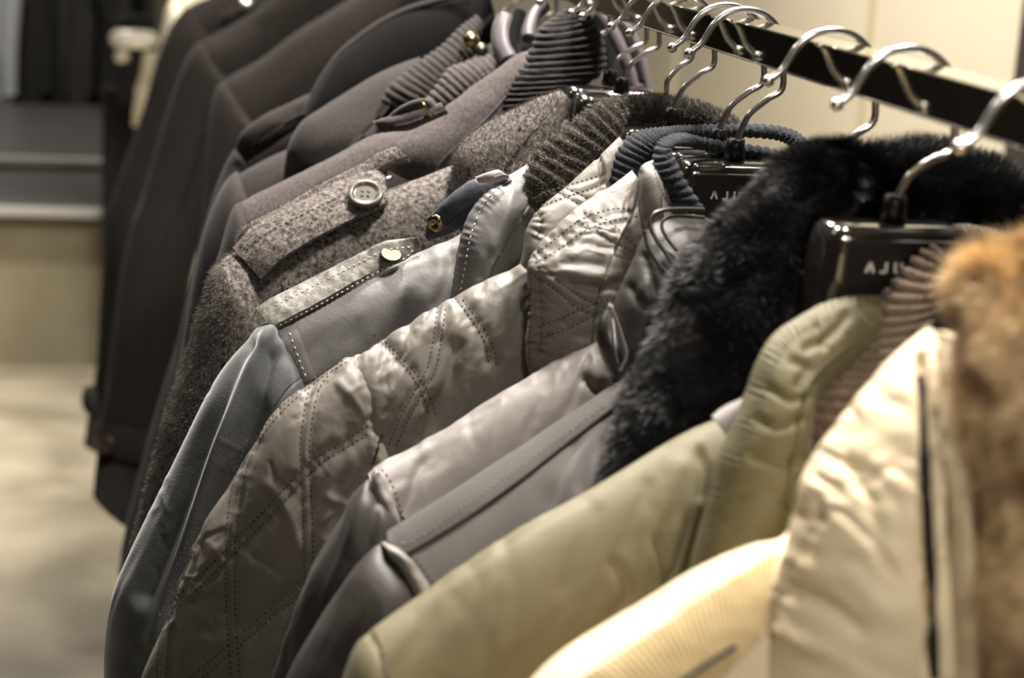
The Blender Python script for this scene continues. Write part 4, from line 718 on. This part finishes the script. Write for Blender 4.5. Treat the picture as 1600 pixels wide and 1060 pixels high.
# --- coat with curved black collar
g = coat('coat', 1.78, 'dark coat with a shoulder strap and a wide curved black upturned collar', 'coat')
tube('body', [(760, 40, 820, 800, 1.79, .03, .05), (640, 110, 680, 800, 1.78, .035, .05), (540, 150, 580, 800, 1.77, .04, .05), (488, 158, 520, 800, 1.76, .04, .05), (419, 188, 450, 800, 1.75, .04, .05), (372, 226, 396, 800, 1.74, .03, .05)], M['brownblack'], g, 110, 80, .06, wr=(.0015, 16, 40, 2), mirror=(XH, .8))
tube('shoulder_strap', [(367, 232, 385, 256, 1.705, .006, .01), (380, 205, 412, 240, 1.698, .01, .02), (419, 176, 446, 214, 1.695, .012, .02), (470, 150, 478, 196, 1.70, .012, .02), (505, 136, 510, 176, 1.705, .01, .02)], M['grey2'], g, 70, 50, .02, wr=(.001, 40, 20, 2))
tube('sleeve', [(374, 226, 404, 320, 1.74, .036, .05), (364, 234, 402, 340, 1.73, .042, .06), (350, 262, 398, 370, 1.725, .044, .06), (331, 310, 392, 420, 1.72, .044, .06), (316, 370, 384, 480, 1.715, .044, .06), (292, 470, 370, 570, 1.71, .044, .06), (262, 620, 350, 700, 1.71, .042, .06), (250, 740, 330, 780, 1.71, .03, .05)], M['brownblack'], g, 100, 60, .06, wr=(.003, 16, 70, 3))
tube('upturned_collar', [(760, -22, 780, 60, 1.74, .01, .03), (696, 0, 740, 110, 1.715, .02, .04), (640, 16, 700, 150, 1.70, .025, .05), (596, 37, 660, 180, 1.69, .028, .05), (560, 62, 620, 195, 1.683, .03, .05), (530, 88, 580, 205, 1.677, .03, .05), (500, 130, 545, 215, 1.672, .028, .05), (482, 165, 515, 222, 1.67, .02, .04), (474, 188, 490, 225, 1.67, .01, .03)], M['blackwool'], g, 150, 80, .05)
cordline(g, 'collar_edge_highlight', L((476, 184), (485, 160), (500, 129), (530, 86), (560, 60), (596, 35), (640, 14), (696, -2), (740, -14)), 1.665, 1.71, .0032, M['grey2'])  # lighter cord laid in as the highlight along the collar rim

# --- three plain brown-black coats far away
def farcoat(Y, label, tip, ridge, slv, hem, strap=False, **k):
    g = coat('coat', Y, label, 'coat', 'plain brown-black coats at the far part of the rail')
    sec = []
    n = len(ridge)
    for i, (x, y) in enumerate(ridge): sec.append((x, y, x+40, 1500/Y*.75+200, Y-.03*i/n, .05 if 0 < i < n-1 else .035, .06))
    tube('body', sec, M['brownblack'], g, 110, 80, .06, wr=(.002, 14, 40, 2), mirror=(XH, .8))
    s = []; wd = 300/Y
    for i, (x, y) in enumerate(slv):
        t = min(1, i/2.0); s.append((x, y, x+wd*(.55+.45*t), y+wd*(.85 if i < 2 else .55-.35*i/len(slv)), Y-.04-.01*i, .05, .06))
    x, y = s[-1][0], s[-1][1]; s.append(hem)
    sv = tube('sleeve', s, M['brownblack'], g, 140, 70, .06, wr=(.003, 12, 70, 4), **k)
    return g, sv
farcoat(2.3, 'plain brown-black coat with clear sleeve seam, nearest of the three plain ones', 0, L((640, -60), (560, -10), (511, 20), (460, 52), (409, 91), (362, 118), (345, 132)), L((352, 126), (340, 136), (330, 172), (322, 245), (317, 320), (305, 420), (285, 510), (260, 590), (230, 690), (203, 790), (190, 850)), (184, 893, 290, 905, 2.13, .04, .05), creases=[(L((382, 118), (398, 140), (406, 178)), 4, -.003)])
g, sv = farcoat(2.8, 'plain brown-black coat whose buttoned sleeve tab shows, middle of the three plain ones', 0, L((520, -90), (450, -30), (392, 20), (350, 44), (318, 62), (309, 74)), L((316, 66), (306, 70), (286, 104), (262, 172), (241, 243), (222, 302), (205, 352), (190, 420), (176, 520), (161, 620), (151, 695)), (145, 772, 250, 850, 2.6, .04, .05), creases=[(L((330, 84), (340, 110), (346, 140)), 4, -.004)])
tbm = applique('cuff_tab', sv, L((158, 668), (180, 664), (215, 672), (250, 680)), L((162, 712), (184, 718), (215, 726), (250, 730)), M['brownblack'], g, .002, .006, 50, 10, .002)
P, N = cast(sv, [(173, 695)]); disc('button', P[0]+N[0]*.012, N[0], [(0, .002), (.008, .002), (.012, .005), (.014, .003), (.014, -.003), (0, -.003)], M['darkbutton'], g)
g, sv = farcoat(3.5, 'plain brown-black coat with a buttoned strap, farthest of the three plain ones', 0, L((480, -110), (420, -60), (370, -30), (330, -8), (300, 6), (291, 16)), L((296, 10), (288, 14), (264, 47), (243, 102), (226, 162), (202, 232), (182, 290), (166, 350), (160, 420), (155, 500), (151, 570), (140, 640)), (131, 694, 215, 715, 3.28, .04, .05))
tube('shoulder_strap', [(338, 38, 345, 46, 3.38, .01, .02), (350, 18, 362, 34, 3.375, .02, .03), (385, -2, 395, 16, 3.375, .02, .03), (405, -8, 412, 6, 3.38, .012, .02)], M['brownblack'], g, 50, 40, .02)
c = pix(383, 3, 3.33); disc('button', c, (0, -1, .3), [(0, .003), (.009, .003), (.012, .002), (.013, -.003), (0, -.003)], M['steel'], g)
tube('cuff_tab', [(134, 604, 148, 604, 3.26, .01, .02), (128, 614, 150, 614, 3.25, .018, .02), (128, 634, 150, 636, 3.25, .018, .02), (136, 646, 150, 648, 3.26, .01, .02)], M['brownblack'], g, 30, 30, .02)
g = coat('coat', 3.95, 'cream coat seen as a thin pale strip at the far end of the rail', 'coat')
tube('body', [(420, -120, 430, 500, 3.95, .03, .06), (340, -60, 350, 500, 3.92, .05, .07), (290, -18, 300, 480, 3.9, .05, .07), (268, -8, 290, 460, 3.88, .05, .07)], M['beigecoat'], g, 60, 60, .07)
tube('sleeve', [(278, -6, 310, 60, 3.88, .05, .06), (262, 6, 310, 80, 3.86, .06, .07), (250, 50, 305, 100, 3.85, .06, .07), (238, 120, 290, 150, 3.84, .06, .07), (226, 180, 270, 200, 3.83, .06, .07), (218, 215, 250, 225, 3.82, .05, .06), (218, 235, 240, 240, 3.82, .04, .05)], M['beigecoat'], g, 80, 50, .07, wr=(.003, 12, 80, 3))

# --- mauve satin garment behind the rib collars
g = coat('jacket', 1.52, 'mauve satin jacket with black edging, glimpsed behind the tall black rib collar')
for nm, pts, r, m in (('lapel', L((934, 20), (950, 40), (968, 70), (986, 110), (996, 140)), .0065, 'mauve'), ('lapel', L((964, 26), (984, 50), (1000, 84), (1010, 120), (1016, 150)), .004, 'mauve'), ('edging', L((946, 24), (966, 48), (986, 86), (1000, 130)), .005, 'blackwool'), ('edging', L((930, 40), (944, 70), (956, 110), (962, 140)), .008, 'blackwool'), ('lapel', L((790, 30), (784, 50), (786, 74), (796, 96)), .009, 'mauve'), ('edging', L((812, 20), (804, 44), (800, 70), (806, 92)), .006, 'blackwool'), ('lapel', L((850, 10), (836, 24), (828, 44), (826, 60)), .006, 'mauve')):
    cordline(g, nm, pts, 1.5, 1.47, r, M[m])
tube('body', [(760, 110, 780, 900, 1.53, .01, .03), (800, 76, 810, 900, 1.53, .015, .03), (850, 60, 860, 900, 1.53, .02, .03), (900, 66, 905, 900, 1.53, .02, .03), (960, 90, 960, 900, 1.53, .02, .03), (1000, 118, 1000, 900, 1.53, .015, .03), (1020, 150, 1015, 900, 1.53, .01, .03)], M['blackwool'], g, 60, 60, .04)
